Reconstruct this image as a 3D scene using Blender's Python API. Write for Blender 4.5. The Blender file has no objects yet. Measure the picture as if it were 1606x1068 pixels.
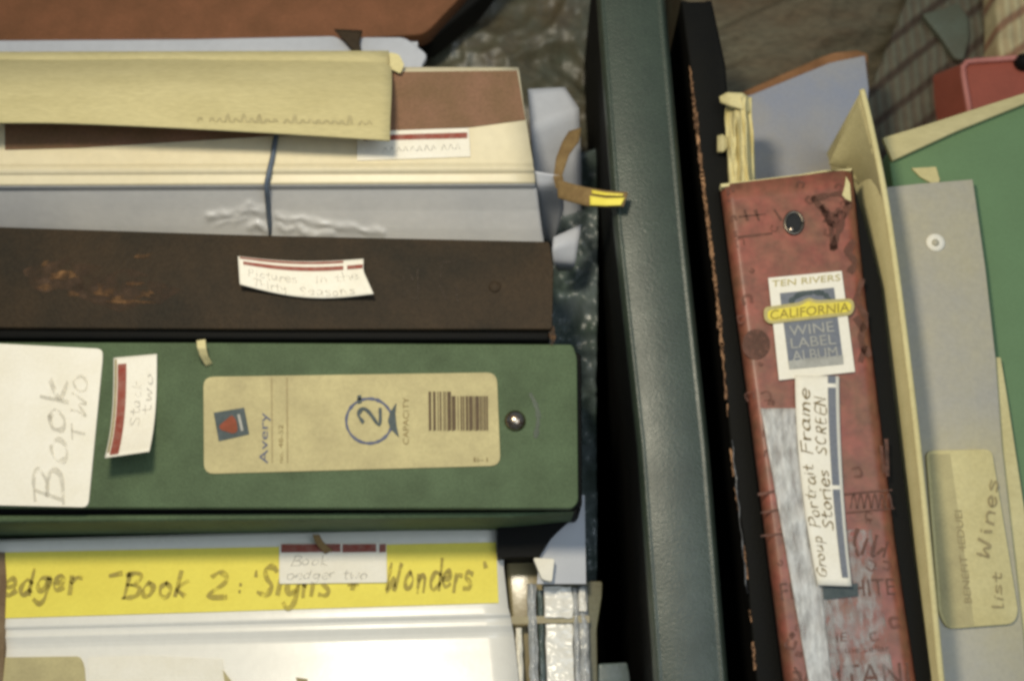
import bpy, bmesh, math, random
from mathutils import Vector, Matrix, noise
random.seed(7)
D = bpy.data
scene = bpy.context.scene
COL = scene.collection
PW, PH = 1606.0, 1068.0

# ------------------------------------------------------------------ camera
TILT = math.radians(17.0)
DIST = 0.56
FOCAL = 50.0
TARGET = Vector((0, 0, 0.27))
CAM = TARGET + DIST * Vector((0, -math.sin(TILT), math.cos(TILT)))
cam_d = D.cameras.new('camera'); cam = D.objects.new('camera', cam_d); COL.objects.link(cam)
cam.location = CAM; cam.rotation_euler = (TILT, 0, 0)
cam_d.lens = FOCAL; cam_d.sensor_width = 36; cam_d.clip_start = 0.01; cam_d.clip_end = 50
cam_d.dof.use_dof = True; cam_d.dof.focus_distance = 0.555; cam_d.dof.aperture_fstop = 7.0
scene.camera = cam
# ------------------------------------------------------------------ world, lamp, exposure
w = D.worlds.new('World'); scene.world = w; w.use_nodes = True
bg = w.node_tree.nodes['Background']; bg.inputs[0].default_value = (0.66, 0.82, 1.0, 1); bg.inputs[1].default_value = 0.24
ld = D.lights.new('ceiling_lamp', 'AREA'); ld.shape = 'DISK'; ld.size = 0.08; ld.energy = 1.9; ld.color = (1.0, 0.90, 0.71)
lamp = D.objects.new('ceiling_lamp', ld); COL.objects.link(lamp)
lamp.location = (-0.09, 0.09, 0.73)
lamp.rotation_euler = (Vector((-0.03, -0.04, 0.27)) - lamp.location).to_track_quat('-Z', 'Y').to_euler()
wd = D.lights.new('cool_fill_light', 'AREA'); wd.shape = 'RECTANGLE'; wd.size = 0.7; wd.size_y = 0.7; wd.energy = 5.0; wd.color = (0.80, 0.90, 1.0)  # added cool fill from an unseen source, for the sheen on the box file
cool_fill = D.objects.new('cool_fill_light', wd); COL.objects.link(cool_fill); cool_fill.location = (0.40, -0.16, 1.5)
cool_fill.rotation_euler = (Vector((0.1, -0.08, 0.27)) - cool_fill.location).to_track_quat('-Z', 'Y').to_euler()
vs = scene.view_settings
vs.view_transform = 'Standard'; vs.look = 'None'; vs.exposure = 0; vs.gamma = 1; vs.use_curve_mapping = False
scene.cycles.filter_width = 3.2

# ------------------------------------------------------------------ helpers: projection
RX = Vector((1, 0, 0)); UP = Vector((0, math.cos(TILT), math.sin(TILT))); FW = Vector((0, math.sin(TILT), -math.cos(TILT)))
def ray(px, py):
    x = (px - PW / 2) / PW * 36.0 / FOCAL; y = (PH / 2 - py) / PW * 36.0 / FOCAL
    return FW + RX * x + UP * y
def at(px, py, z):
    d = ray(px, py); t = (z - CAM.z) / d.z
    return CAM + d * t
def lin(c): return tuple(((v / 255) / 12.92 if v / 255 <= 0.04045 else (((v / 255) + 0.055) / 1.055) ** 2.4) for v in c)
def lerp(a, b, t): return a + (b - a) * t

# ------------------------------------------------------------------ helpers: materials
def mat(name, c, rough=0.6, c2=None, blotch=40, amt=0.5, grain=900, bump=0.15, spec=0.4, fine=0.10, coat=0, alpha=1.0, metal=0, trans=0, stretch=(1, 1, 1), sharp=(0.35, 0.65), bdist=0.0006, holes=None):
    m = D.materials.new(name); m.use_nodes = True; nt = m.node_tree; N = nt.nodes; L = nt.links
    b = N['Principled BSDF']
    tc = N.new('ShaderNodeTexCoord'); mp = N.new('ShaderNodeMapping'); mp.inputs['Scale'].default_value = stretch
    L.new(tc.outputs['Object'], mp.inputs[0])
    n1 = N.new('ShaderNodeTexNoise'); n1.inputs['Scale'].default_value = blotch; n1.inputs['Detail'].default_value = 6; n1.inputs['Roughness'].default_value = 0.65
    L.new(mp.outputs[0], n1.inputs['Vector'])
    r1 = N.new('ShaderNodeMapRange'); r1.inputs[1].default_value = sharp[0]; r1.inputs[2].default_value = sharp[1]; r1.inputs[4].default_value = amt
    L.new(n1.outputs[0], r1.inputs[0])
    mx = N.new('ShaderNodeMix'); mx.data_type = 'RGBA'
    a = lin(c); bb = lin(c2) if c2 else tuple(v * 0.72 for v in a)
    mx.inputs['A'].default_value = (*a, 1); mx.inputs['B'].default_value = (*bb, 1)
    L.new(r1.outputs[0], mx.inputs['Factor'])
    n2 = N.new('ShaderNodeTexNoise'); n2.inputs['Scale'].default_value = grain; n2.inputs['Detail'].default_value = 3
    L.new(mp.outputs[0], n2.inputs['Vector'])
    r2 = N.new('ShaderNodeMapRange'); r2.inputs[1].default_value = 0.3; r2.inputs[2].default_value = 0.7; r2.inputs[3].default_value = 1 - fine; r2.inputs[4].default_value = 1 + fine
    L.new(n2.outputs[0], r2.inputs[0])
    mu = N.new('ShaderNodeMix'); mu.data_type = 'RGBA'; mu.blend_type = 'MULTIPLY'; mu.inputs['Factor'].default_value = 1
    L.new(mx.outputs['Result'], mu.inputs['A']); L.new(r2.outputs[0], mu.inputs['B'])
    L.new(mu.outputs['Result'], b.inputs['Base Color'])
    rr = N.new('ShaderNodeMapRange'); rr.inputs[3].default_value = max(0.03, rough - 0.1); rr.inputs[4].default_value = min(1, rough + 0.12)
    L.new(n1.outputs[0], rr.inputs[0]); L.new(rr.outputs[0], b.inputs['Roughness'])
    bp = N.new('ShaderNodeBump'); bp.inputs['Strength'].default_value = bump; bp.inputs['Distance'].default_value = bdist
    L.new(n2.outputs[0], bp.inputs['Height']); L.new(bp.outputs[0], b.inputs['Normal'])
    b.inputs['Specular IOR Level'].default_value = spec; b.inputs['Coat Weight'].default_value = coat; b.inputs['Coat Roughness'].default_value = 0.12
    if holes:
        n3 = N.new('ShaderNodeTexNoise'); n3.inputs['Scale'].default_value = holes[0]; n3.inputs['Detail'].default_value = 5
        L.new(mp.outputs[0], n3.inputs['Vector'])
        r3 = N.new('ShaderNodeMapRange'); r3.inputs[1].default_value = holes[1]; r3.inputs[2].default_value = holes[2]; r3.inputs[4].default_value = alpha
        L.new(n3.outputs[0], r3.inputs[0]); L.new(r3.outputs[0], b.inputs['Alpha'])
    else: b.inputs['Alpha'].default_value = alpha
    b.inputs['Metallic'].default_value = metal; b.inputs['Transmission Weight'].default_value = trans
    return m

M = {}
M['green'] = mat('green_cloth_board', (84, 101, 71), 0.66, (72, 86, 60), 45, 1.0, 1100, 0.35, 0.25, 0.14)
M['green_dark'] = mat('dark_green_board', (62, 76, 58), 0.5, (50, 60, 46), 60, 0.7, 1300, 0.25)
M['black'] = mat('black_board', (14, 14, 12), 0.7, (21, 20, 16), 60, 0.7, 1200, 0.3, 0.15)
M['brown_black'] = mat('worn_black_leather', (60, 47, 31), 0.7, (44, 38, 28), 26, 1.0, 900, 0.5, 0.22, 0.16)
M['scuff'] = mat('leather_scuff', (88, 64, 42), 0.8, (140, 104, 68), 160, 0.9, 1100, 0.5, 0.2, holes=(300, .36, .74))
M['box_green'] = mat('glossy_green_black_board', (58, 68, 56), 0.40, (46, 56, 45), 55, 0.9, 1100, 0.3, 0.55, 0.16)
M['white_plastic'] = mat('white_vinyl', (230, 226, 214), 0.38, (214, 208, 190), 18, 0.6, 300, 0.05, 0.5, 0.02)
M['white_yellowed'] = mat('yellowed_vinyl', (228, 216, 182), 0.36, (216, 202, 164), 14, 0.8, 300, 0.05, 0.5, 0.03)
M['white_cool'] = mat('cool_white_vinyl', (218, 216, 212), 0.33, (198, 198, 198), 14, 0.8, 300, 0.05, 0.5, 0.03)
M['white_gloss'] = mat('white_gloss_vinyl', (232, 228, 216), 0.27, (226, 221, 208), 18, 0.6, 260, 0.05, 0.55, 0.02)
M['grey_white'] = mat('grey_white_vinyl', (186, 188, 192), 0.45, (168, 170, 174), 18, 0.6, 300, 0.05, 0.4, 0.03)
M['paper'] = mat('white_paper', (238, 232, 216), 0.75, (228, 220, 198), 60, 0.6, 900, 0.1, 0.2, 0.03)
M['cream'] = mat('cream_label_paper', (192, 180, 132), 0.7, (174, 162, 120), 60, 1.0, 900, 0.1, 0.2, 0.06)
M['manila'] = mat('manila_card', (198, 186, 138), 0.75, (184, 172, 124), 40, 0.8, 700, 0.2, 0.2, 0.07, stretch=(0.4, 1.6, 1))
M['manila_light'] = mat('pale_manila_card', (214, 202, 150), 0.75, (196, 182, 128), 40, 0.7, 700, 0.2, 0.2, 0.06)
M['brown_paper'] = mat('brown_kraft_card', (136, 102, 80), 0.8, (116, 92, 66), 45, 0.9, 800, 0.2, 0.2, 0.1)
M['rust'] = mat('rust_brown_cloth', (126, 82, 54), 0.7, (108, 72, 46), 60, 0.9, 1000, 0.35, 0.25, 0.14)
M['yellow'] = mat('yellow_card', (238, 222, 92), 0.6, (230, 212, 86), 40, 0.7, 700, 0.05, 0.3, 0.03)
M['red_print'] = mat('red_printed_cover', (144, 82, 66), 0.42, (124, 84, 62), 80, 1.0, 240, 0.12, 0.5, 0.22)
M['red_stripe'] = mat('red_ink', (142, 66, 52), 0.6, (152, 104, 90), 320, 0.9, 900, 0.0, 0.2)
M['red_tray'] = mat('red_plastic', (160, 84, 66), 0.45, (144, 76, 58), 40, 0.7, 900, 0.1)
M['red_rim'] = mat('pink_worn_plastic', (196, 128, 116), 0.45, (176, 108, 96), 90, 0.8, 900, 0.1)
M['slate'] = mat('slate_blue_ink', (112, 116, 124), 0.6, (122, 124, 128), 120, 0.8, 900, 0.0, 0.2)
M['grey_ink'] = mat('pale_grey_ink', (172, 170, 160), 0.6, (158, 156, 146), 120, 0.8, 900, 0.0, 0.2)
M['blue_ink'] = mat('blue_ink', (84, 90, 112), 0.6, (96, 100, 118), 160, 0.8, 900, 0.0, 0.2)
M['dark_ink'] = mat('black_ink', (46, 46, 38), 0.6, (68, 64, 48), 220, 0.9, 900, 0.0, 0.2)
M['scroll_ink'] = mat('dark_scroll_ink', (92, 66, 52), 0.5, (116, 76, 60), 300, 0.9, 900, 0.0, 0.3, alpha=0.8, holes=(300, .15, .6))
M['faint_scroll'] = mat('faint_scroll_ink', (108, 72, 56), 0.5, (128, 82, 66), 260, 0.9, 900, 0.0, 0.3, alpha=0.75, holes=(300, .2, .7))
M['brown_ink'] = mat('brown_ink', (112, 92, 54), 0.6, (142, 122, 78), 220, 0.9, 900, 0.0, 0.2, alpha=0.92, holes=(420, .28, .52))
M['barcode_ink'] = mat('barcode_ink', (82, 66, 48), 0.6, (98, 82, 58), 220, 0.9, 900, 0.0, 0.2)
M['olive_ink'] = mat('faded_marker', (190, 173, 80), 0.6, (156, 139, 76), 60, 0.9, 900, 0.0, 0.2, alpha=0.9, holes=(260, .25, .55))
M['pencil'] = mat('pencil_grey', (176, 172, 162), 0.6, (206, 200, 186), 260, 0.9, 900, 0.0, 0.2, alpha=0.9, holes=(330, .34, .62))
M['pencil_faint'] = mat('faint_pencil_line', (204, 198, 182), 0.6, (224, 218, 200), 160, 0.9, 900, 0.0, 0.2, alpha=0.85, holes=(240, .3, .65))
M['pencil_dark'] = mat('pencil_dark', (150, 142, 120), 0.6, (180, 170, 144), 260, 0.9, 900, 0.0, 0.2)
M['navy'] = mat('navy_ink', (66, 76, 76), 0.6, (84, 92, 92), 260, 0.9, 900, 0.0, 0.2)
M['rust_ink'] = mat('rust_ink', (140, 70, 48), 0.6, (120, 66, 42), 260, 0.9, 900, 0.0, 0.2)
M['line_ink'] = mat('tan_line_ink', (150, 134, 96), 0.6, (164, 150, 110), 260, 0.9, 900, 0.0, 0.2)
M['gold'] = mat('yellow_banner', (214, 194, 84), 0.5, (232, 214, 70), 200, 0.9, 900, 0.0, 0.3)
M['gold_edge'] = mat('khaki_banner_edge', (186, 172, 112), 0.6, None, 200, 0.4, 900, 0.0, 0.3)
M['gold_dark'] = mat('mustard_lettering', (160, 142, 52), 0.6, (138, 118, 60), 200, 0.9, 900, 0.0, 0.3)
M['steel'] = mat('steel_rivet', (190, 176, 160), 0.22, (140, 120, 100), 200, 0.8, 700, 0.05, 0.5, metal=1)
M['copper'] = mat('copper_rivet', (170, 110, 84), 0.25, (110, 76, 60), 200, 0.8, 700, 0.05, 0.5, metal=1)
M['rivet'] = mat('tarnished_rivet', (176, 166, 150), 0.24, (112, 84, 64), 420, 0.9, 700, 0.05, 0.5, metal=1)
M['hole'] = mat('dark_hole', (16, 18, 17), 0.5)
M['pages'] = mat('page_block', (206, 196, 170), 0.85, (180, 170, 142), 900, 0.9, 1600, 0.5, 0.1, 0.1, stretch=(1, 1, 0.05))
M['cloudy'] = mat('cloudy_plastic', (168, 164, 154), 0.42, (184, 174, 140), 11, 1.0, 600, 0.05, 0.45, 0.05)
M['folder_green'] = mat('bright_green_card', (106, 134, 94), 0.6, (100, 126, 88), 30, 0.7, 900, 0.1, 0.3, 0.04)
M['card_grey'] = mat('grey_card', (144, 148, 160), 0.7, (160, 156, 150), 22, 0.9, 900, 0.1, 0.2, 0.05)
M['kraft_edge'] = mat('kraft_edge', (150, 108, 72), 0.8, (120, 84, 54), 60, 0.9, 900, 0.2, 0.2, 0.1)
M['tape'] = mat('clear_tape', (204, 202, 194), 0.32, (166, 160, 152), 340, 0.9, 500, 0.6, 0.5, 0.14, alpha=0.95, holes=(400, .20, .55), stretch=(1, .3, 1))
M['haze_tape'] = mat('worn_tape', (196, 190, 182), 0.35, (170, 164, 156), 300, 0.9, 400, 0.6, 0.5, 0.1, alpha=0.55, holes=(420, .36, .68), stretch=(1, .4, 1))
M['tan'] = mat('tan_strap', (140, 116, 76), 0.8, (122, 98, 64), 160, 0.9, 900, 0.3, 0.2, 0.1)
M['blue_cord'] = mat('blue_cord', (84, 96, 112), 0.6, (100, 110, 120), 300, 0.7, 900, 0.2)
M['bag'] = mat('dark_plastic_bag', (88, 94, 80), 0.42, (92, 80, 60), 26, 0.9, 400, 0.15, 0.5, 0.12)
M['sleeve'] = mat('grey_blue_plastic', (102, 112, 112), 0.3, (74, 88, 78), 60, 0.9, 400, 0.15, 0.5, 0.1)
M['cloth'] = mat('brown_woven_cloth', (110, 108, 88), 0.75, (92, 74, 54), 24, 0.9, 500, 0.8, 0.25, 0.25, stretch=(0.35, 1.5, 1), sharp=(.3, .7))
M['clear'] = mat('clear_plastic', (206, 206, 202), 0.16, (180, 180, 176), 60, 0.6, 300, 0.1, 0.6, 0.03, alpha=0.62)
M['fold'] = mat('wrinkled_clear_wrap', (226, 222, 208), 0.3, (190, 186, 172), 160, 0.9, 400, 0.5, 0.5, 0.06, alpha=0.95, holes=(260, .25, .6))
M['sleeve_film'] = mat('page_sleeve_film', (200, 200, 196), 0.18, (150, 152, 150), 90, 0.9, 300, 0.2, 0.6, 0.04, alpha=0.85)
M['clear_tan'] = mat('yellowed_plastic', (172, 158, 116), 0.22, (150, 136, 100), 60, 0.6, 300, 0.1, 0.6, 0.03, alpha=0.85)
M['floor'] = mat('dark_floor', (44, 44, 36), 0.8, (56, 48, 36), 20, 0.8, 500, 0.3, 0.2, 0.15)

# ------------------------------------------------------------------ helpers: objects
def thing(name, loc, label, cat, group=None):
    o = D.objects.new(name, None); COL.objects.link(o); o.location = loc; o.empty_display_size = 0.02
    o['label'] = label; o['category'] = cat
    if group: o['group'] = group
    return o
def tag(o, label, cat, group=None):
    o['label'] = label; o['category'] = cat
    if group: o['group'] = group
    return o
def wloc(o):
    p = Vector((0, 0, 0))
    while o is not None: p = p + o.location; o = o.parent
    return p
class MB:
    def __init__(s): s.v = []; s.f = []; s.sm = []
    def face(s, idx, smooth=False): s.f.append(idx); s.sm.append(smooth)
    def prism(s, top, down):                       # closed prism; top is a list of points, down one vector
        n = len(top); b = len(s.v); s.v += [Vector(p) for p in top] + [Vector(p) + down for p in top]
        s.face(list(range(b, b + n))); s.face(list(range(b + 2 * n - 1, b + n - 1, -1)))
        for i in range(n): j = (i + 1) % n; s.face([b + i, b + n + i, b + n + j, b + j])
        return s
    def hexa(s, t, bt):
        b = len(s.v); n = len(t); s.v += [Vector(p) for p in t] + [Vector(p) for p in bt]
        s.face(list(range(b, b + n))); s.face(list(range(b + 2 * n - 1, b + n - 1, -1)))
        for i in range(n): j = (i + 1) % n; s.face([b + i, b + n + i, b + n + j, b + j])
        return s
    def grid(s, S, nu, nv, thick=0, smooth=True, tv=None):
        b = len(s.v); P = [[Vector(S(i / nu, j / nv)) for i in range(nu + 1)] for j in range(nv + 1)]
        for r in P: s.v += r
        I = lambda i, j: b + j * (nu + 1) + i
        for j in range(nv):
            for i in range(nu): s.face([I(i, j), I(i + 1, j), I(i + 1, j + 1), I(i, j + 1)], smooth)
        if thick or tv is not None:
            d = tv if tv is not None else Vector((0, 0, -thick)); c = len(s.v)
            for r in P: s.v += [p + d for p in r]
            K = lambda i, j: c + j * (nu + 1) + i
            for j in range(nv):
                for i in range(nu): s.face([K(i, j + 1), K(i + 1, j + 1), K(i + 1, j), K(i, j)], smooth)
            for i in range(nu): s.face([I(i, 0), K(i, 0), K(i + 1, 0), I(i + 1, 0)]); s.face([I(i + 1, nv), K(i + 1, nv), K(i, nv), I(i, nv)])
            for j in range(nv): s.face([I(0, j + 1), K(0, j + 1), K(0, j), I(0, j)]); s.face([I(nu, j), K(nu, j), K(nu, j + 1), I(nu, j + 1)])
        return s
    def tube(s, pts, r, n=10):
        pts = [Vector(p) for p in pts]; b = len(s.v)
        for k, p in enumerate(pts):
            t = (pts[min(k + 1, len(pts) - 1)] - pts[max(k - 1, 0)]).normalized()
            a = t.orthogonal() if abs(t.z) > 0.9 else t.cross(Vector((0, 0, 1))); a.normalize(); c = t.cross(a)
            rr = r[k] if isinstance(r, (list, tuple)) else r
            s.v += [p + (a * math.cos(2 * math.pi * i / n) + c * math.sin(2 * math.pi * i / n)) * rr for i in range(n)]
        for k in range(len(pts) - 1):
            for i in range(n):
                j = (i + 1) % n; s.face([b + k * n + i, b + k * n + j, b + (k + 1) * n + j, b + (k + 1) * n + i], True)
        s.face(list(range(b + n - 1, b - 1, -1))); e = b + (len(pts) - 1) * n; s.face(list(range(e, e + n)))
        return s
    def dome(s, c, r, h, n=24, rings=6, ax=Vector((0, 0, 1))):
        b = len(s.v); a = ax.orthogonal().normalized(); d = ax.cross(a)
        for k in range(rings):
            t = k / rings * math.pi / 2
            s.v += [c + (a * math.cos(2 * math.pi * i / n) + d * math.sin(2 * math.pi * i / n)) * r * math.cos(t) + ax * h * math.sin(t) for i in range(n)]
        s.v.append(c + ax * h)
        for k in range(rings - 1):
            for i in range(n): j = (i + 1) % n; s.face([b + k * n + i, b + k * n + j, b + (k + 1) * n + j, b + (k + 1) * n + i], True)
        e = b + rings * n
        for i in range(n): s.face([b + (rings - 1) * n + i, b + (rings - 1) * n + (i + 1) % n, e], True)
        s.face(list(range(b + n - 1, b - 1, -1)))
        return s
    def build(s, name, m, parent=None, bevel=0, seg=3, loc=None):
        me = D.meshes.new(name); o = D.objects.new(name, me); COL.objects.link(o)
        if parent is not None: o.parent = parent; L = wloc(parent)
        else:
            if loc is None:
                xs = [p.x for p in s.v]; ys = [p.y for p in s.v]; zs = [p.z for p in s.v]
                loc = Vector(((min(xs) + max(xs)) / 2, (min(ys) + max(ys)) / 2, min(zs)))
            o.location = loc; L = Vector(loc)
        me.from_pydata([tuple(p - L) for p in s.v], [], s.f)
        for p, q in zip(me.polygons, s.sm): p.use_smooth = q
        bm = bmesh.new(); bm.from_mesh(me)
        bmesh.ops.recalc_face_normals(bm, faces=bm.faces)
        if bevel:
            es = [e for e in bm.edges if len(e.link_faces) == 2 and e.calc_face_angle(0) > 0.5]
            bmesh.ops.bevel(bm, geom=es, offset=bevel, segments=seg, profile=0.5, affect='EDGES', clamp_overlap=True)
            for f in bm.faces: f.smooth = True
        bm.to_mesh(me); bm.free()
        if bevel:
            try: me.set_sharp_from_angle(angle=math.radians(50))
            except Exception: pass
        me.materials.append(m)
        return o

def rnd(poly, r, n=4):                                # round a pixel polygon's corners
    out = []; N = len(poly)
    for i in range(N):
        p = Vector(poly[i]); a = Vector(poly[i - 1]); c = Vector(poly[(i + 1) % N])
        ra = min(r, (a - p).length * 0.45); rc = min(r, (c - p).length * 0.45)
        s = p + (a - p).normalized() * ra; e = p + (c - p).normalized() * rc
        for k in range(n + 1):
            t = k / n; out.append(tuple(s * (1 - t) ** 2 + p * 2 * t * (1 - t) + e * t * t))
    return out
def decal(name, m, parent, poly, z, th=0.0003, r=0):
    if r: poly = rnd(poly, r)
    return MB().prism([at(x, y, z) for x, y in poly], Vector((0, 0, -th))).build(name, m, parent)
def quadS(c, z, lift=None):                           # uv -> world over a pixel quad tl,tr,br,bl
    tl, tr, br, bl = [Vector(p) for p in c]
    def S(u, v):
        p = tl * (1 - u) * (1 - v) + tr * u * (1 - v) + br * u * v + bl * (1 - u) * v
        return at(p.x, p.y, z + (lift(u, v) if lift else 0))
    return S
def offS(S, dz): return lambda u, v: S(u, v) + Vector((0, 0, dz))
def cat(pts, n=5):                                    # Catmull-Rom smoothing
    if len(pts) < 3: return [Vector(p) for p in pts]
    P = [Vector(p) for p in pts]; out = []
    for i in range(len(P) - 1):
        a = P[max(i - 1, 0)]; b = P[i]; c = P[i + 1]; d = P[min(i + 2, len(P) - 1)]
        for k in range(n):
            t = k / n
            out.append(0.5 * ((2 * b) + (c - a) * t + (2 * a - 5 * b + 4 * c - d) * t * t + (3 * b - a - 3 * c + d) * t ** 3))
    out.append(P[-1]); return out
G = {  # handwriting strokes on a 10-high cap, baseline 0
 'a': (6, ['5 5.2 2 6 0.5 3 1.5 0.3 4 1 5 4.8 5 1 6 0']), 'b': (6, ['1 10 1 0', '1 4 3.5 6 5.3 3 4 0.2 1 1']), 'c': (5, ['5 5 2.5 6 0.6 3 2 0.2 5 1']),
 'd': (6, ['5 5 2.5 6 0.6 3 2 0.2 5 2', '5 10 5 0.2']), 'e': (5.4, ['0.6 3 4.8 3.6 3.5 6 1.2 5 0.6 2 2.5 0 5 1']), 'f': (4.5, ['4.5 9.5 2.5 10 1.8 7 1.6 0', '0 5.6 4 5.8']),
 'g': (6, ['5 5.2 2 6 0.6 3.4 2 1.2 4.6 2.4 5 5.6 5 -2 3 -4 0.6 -2.8']), 'h': (6, ['1 10 1 0', '1 4 3.5 6 5 4 5 0']), 'i': (2.4, ['1 5.8 1.1 0', '1 8 1.2 8.3']),
 'k': (5.5, ['1 10 0.8 0', '5 6 1 3 5 0']), 'l': (2.4, ['1 10 1 0.4 2 0']), 'm': (8, ['0.6 6 0.8 0', '0.8 4.4 2.6 6 3.8 4 3.8 0', '3.8 4.4 5.6 6 7 4 7.2 0']),
 'n': (6, ['0.7 6 0.9 0', '0.9 4 3 6 4.7 4.4 5 0']), 'o': (5.8, ['3 6 0.7 4 1.4 0.6 4 0.4 5 3.6 3 6']), 'p': (6, ['1 6 1 -4', '1 4.6 3.4 6 5.2 3.4 3.6 0.4 1 1']),
 'r': (4.6, ['0.8 6 1 0', '1 3.8 2.4 5.8 4.6 5.6']), 's': (4.8, ['4.4 5.4 2 6 1 4.6 4 2.4 3.6 0.4 0.6 0.6']), 't': (4.2, ['2 9 1.8 1 3.8 0.4', '0 6 4 6.2']),
 'u': (6, ['0.8 6 0.8 1.4 2.6 0 4.8 2 5 6', '5 4 5.3 0']), 'y': (5.6, ['0.6 6 1 3 3 2 5 5.6', '5 6 4.4 -2 2 -4 0.6 -3']), 'w': (7.4, ['0.4 6 1.8 0 3.6 5 5.4 0 7 6']),
 'B': (7.4, ['1.6 9.6 1 0', '0 9.2 4 10 6.4 8.4 4.4 5.6 1.4 5.2', '3 5.4 6.8 4 6 0.8 0.6 0']), 'S': (7, ['6.4 8.6 4 10 1.6 8.4 3 5.8 6 3.2 4.6 0.2 0.6 0.8']), 'W': (10, ['2.4 10 2.2 6 1.8 0 5 5.2 6.6 0 8.6 10']),
 'N': (7, ['1 0 1 10', '1 10 6 0', '6 0 6 10']), 'G': (7.4, ['6.6 8.6 3.6 10 0.8 6 1.6 1 5 0 6.8 4', '4 4.2 7 4.2']), 'P': (6.6, ['1 0 1.4 10', '0.6 9.4 4.6 10 6 7.4 4 5 1.2 4.8']),
 'F': (6, ['1 0 1.2 10', '1 9.8 6 10', '1.2 5.4 4.8 5.6']), 'E': (6, ['5.6 10 1.2 9.8 1 0.2 5.6 0', '1.2 5.2 4.8 5.4']), 'R': (7, ['1 0 1.2 10', '0.8 9.6 4.6 10 6 7.6 4 5.2 1.4 5', '3 5 6.6 0']),
 'C': (7, ['6.4 8.4 3.6 10 0.8 6 1.6 1 4.6 0 6.6 1.6']), 'T': (7, ['3.6 9.6 3.2 0', '0 9.4 7 9.9']), 'O': (7.4, ['3.6 10 0.8 6.6 1.6 1 5 0.4 6.6 5 3.6 10']), 'K': (6.6, ['1 10 1 0', '6 10 1.2 5 6 0']),
 '2': (6.4, ['0.6 8 3 10 5.4 8 4.4 5 0.4 0.4 6.2 0']), ':': (3, ['1 2 1.2 1.6', '1.2 5.4 1.4 5.2']), '"': (3.4, ['0.6 10 0.9 9.2', '1.8 10 2 9.2']), '+': (6, ['1 4 4.6 4.2', '2.8 6.4 2.8 2']), '-': (5, ['0 8.6 4 9.2']), ' ': (4, []),
 ',': (3, ['1.4 1 0.6 -1.6']), "'": (2.4, ['0.8 10 1.4 8.4'])}
def strokes(text, jit=0.8, slant=0.12, sp=1.0):
    out = []; x = 0
    for ch in text:
        wd, ss = G.get(ch, G['o'])
        dy = random.uniform(-1, 1) * jit; sc = 1 + random.uniform(-0.1, 0.1) * jit
        ra = random.uniform(-.13, .13) * jit; ca, sa = math.cos(ra), math.sin(ra); wx = 1 + random.uniform(-.15, .15) * jit
        for st in ss:
            n = [float(t) for t in st.split()]
            pts = [(x + (n[i] * ca * wx - n[i + 1] * sa) * sc + n[i + 1] * slant + random.uniform(-.3, .3) * jit, (n[i] * sa + n[i + 1] * ca) * sc + dy + random.uniform(-.3, .3) * jit) for i in range(0, len(n), 2)]
            out.append(cat(pts))
        x += (wd + 1.0) * sp
    return out, x
def ribbon(mb, pts, hw, F):                           # pts in 2D (F maps to 3D); hw half-width in the same 2D units
    n = len(pts)
    if n < 2: return
    b = len(mb.v)
    for k in range(n):
        t = pts[min(k + 1, n - 1)] - pts[max(k - 1, 0)]
        if t.length < 1e-6: t = Vector((1, 0))
        t.normalize(); q = Vector((-t.y, t.x)); h = hw * (0.85 + 0.7 * noise.noise(Vector((pts[k].x * .35, pts[k].y * .35, 2.0))))
        ext = t * (hw * (-0.6 if k == 0 else 0.6 if k == n - 1 else 0))
        for s_ in (1, -1): mb.v.append(Vector(F(*(pts[k] + ext + q * h * s_))))
    for k in range(n - 1): mb.face([b + 2 * k, b + 2 * k + 1, b + 2 * k + 3, b + 2 * k + 2])
def script(name, m, parent, lines, hw=0.55, **kw):
    """lines: list of (text, F, width) ; F maps (x along 0..1, y in cap units/10) via a closure"""
    mb = MB()
    for text, F, H in lines:
        st, W = strokes(text, **kw)
        for p in st: ribbon(mb, p, hw, lambda x, y, F=F, W=W, H=H: F(x / W, y / 10))
    return mb.build(name, m, parent)
def pxF(o, u, v, z):                                  # origin px, u = px vector along the whole line, v = px vector of one cap height
    return lambda a, b: at(o[0] + u[0] * a + v[0] * b, o[1] + u[1] * a + v[1] * b, z)
def uvF(S, u0, v0, u1, v1, cu, cv):                   # from (u0,v0) to (u1,v1) on a surface, cap vector (cu,cv)
    return lambda a, b: S(lerp(u0, u1, a) + cu * b, lerp(v0, v1, a) + cv * b)
def scribble(mb, F, n, amp=1.0, seed=0):              # illegible joined handwriting along F
    rg = random.Random(seed); pts = []
    x = 0.0
    while x < 1:
        h = rg.choice((0.5, 0.5, 0.55, 1.0))
        pts += [(x, rg.uniform(0, .12)), (x + 0.3 / n, h * amp), (x + 0.6 / n, rg.uniform(0, .3))]
        x += 1.0 / n
        if rg.random() < 0.22:
            yield_pts = cat(pts, 4); pts_out = [Vector((p.x * 10, p.y * 10)) for p in yield_pts]
            ribbon(mb, pts_out, 0.045 * 10 / 1.6 * 0.3, lambda a, b: F(a / 10, b / 10)); pts = []; x += 0.5 / n
    if len(pts) > 2:
        ribbon(mb, [Vector((p.x * 10, p.y * 10)) for p in cat(pts, 4)], 0.085, lambda a, b: F(a / 10, b / 10))
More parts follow.
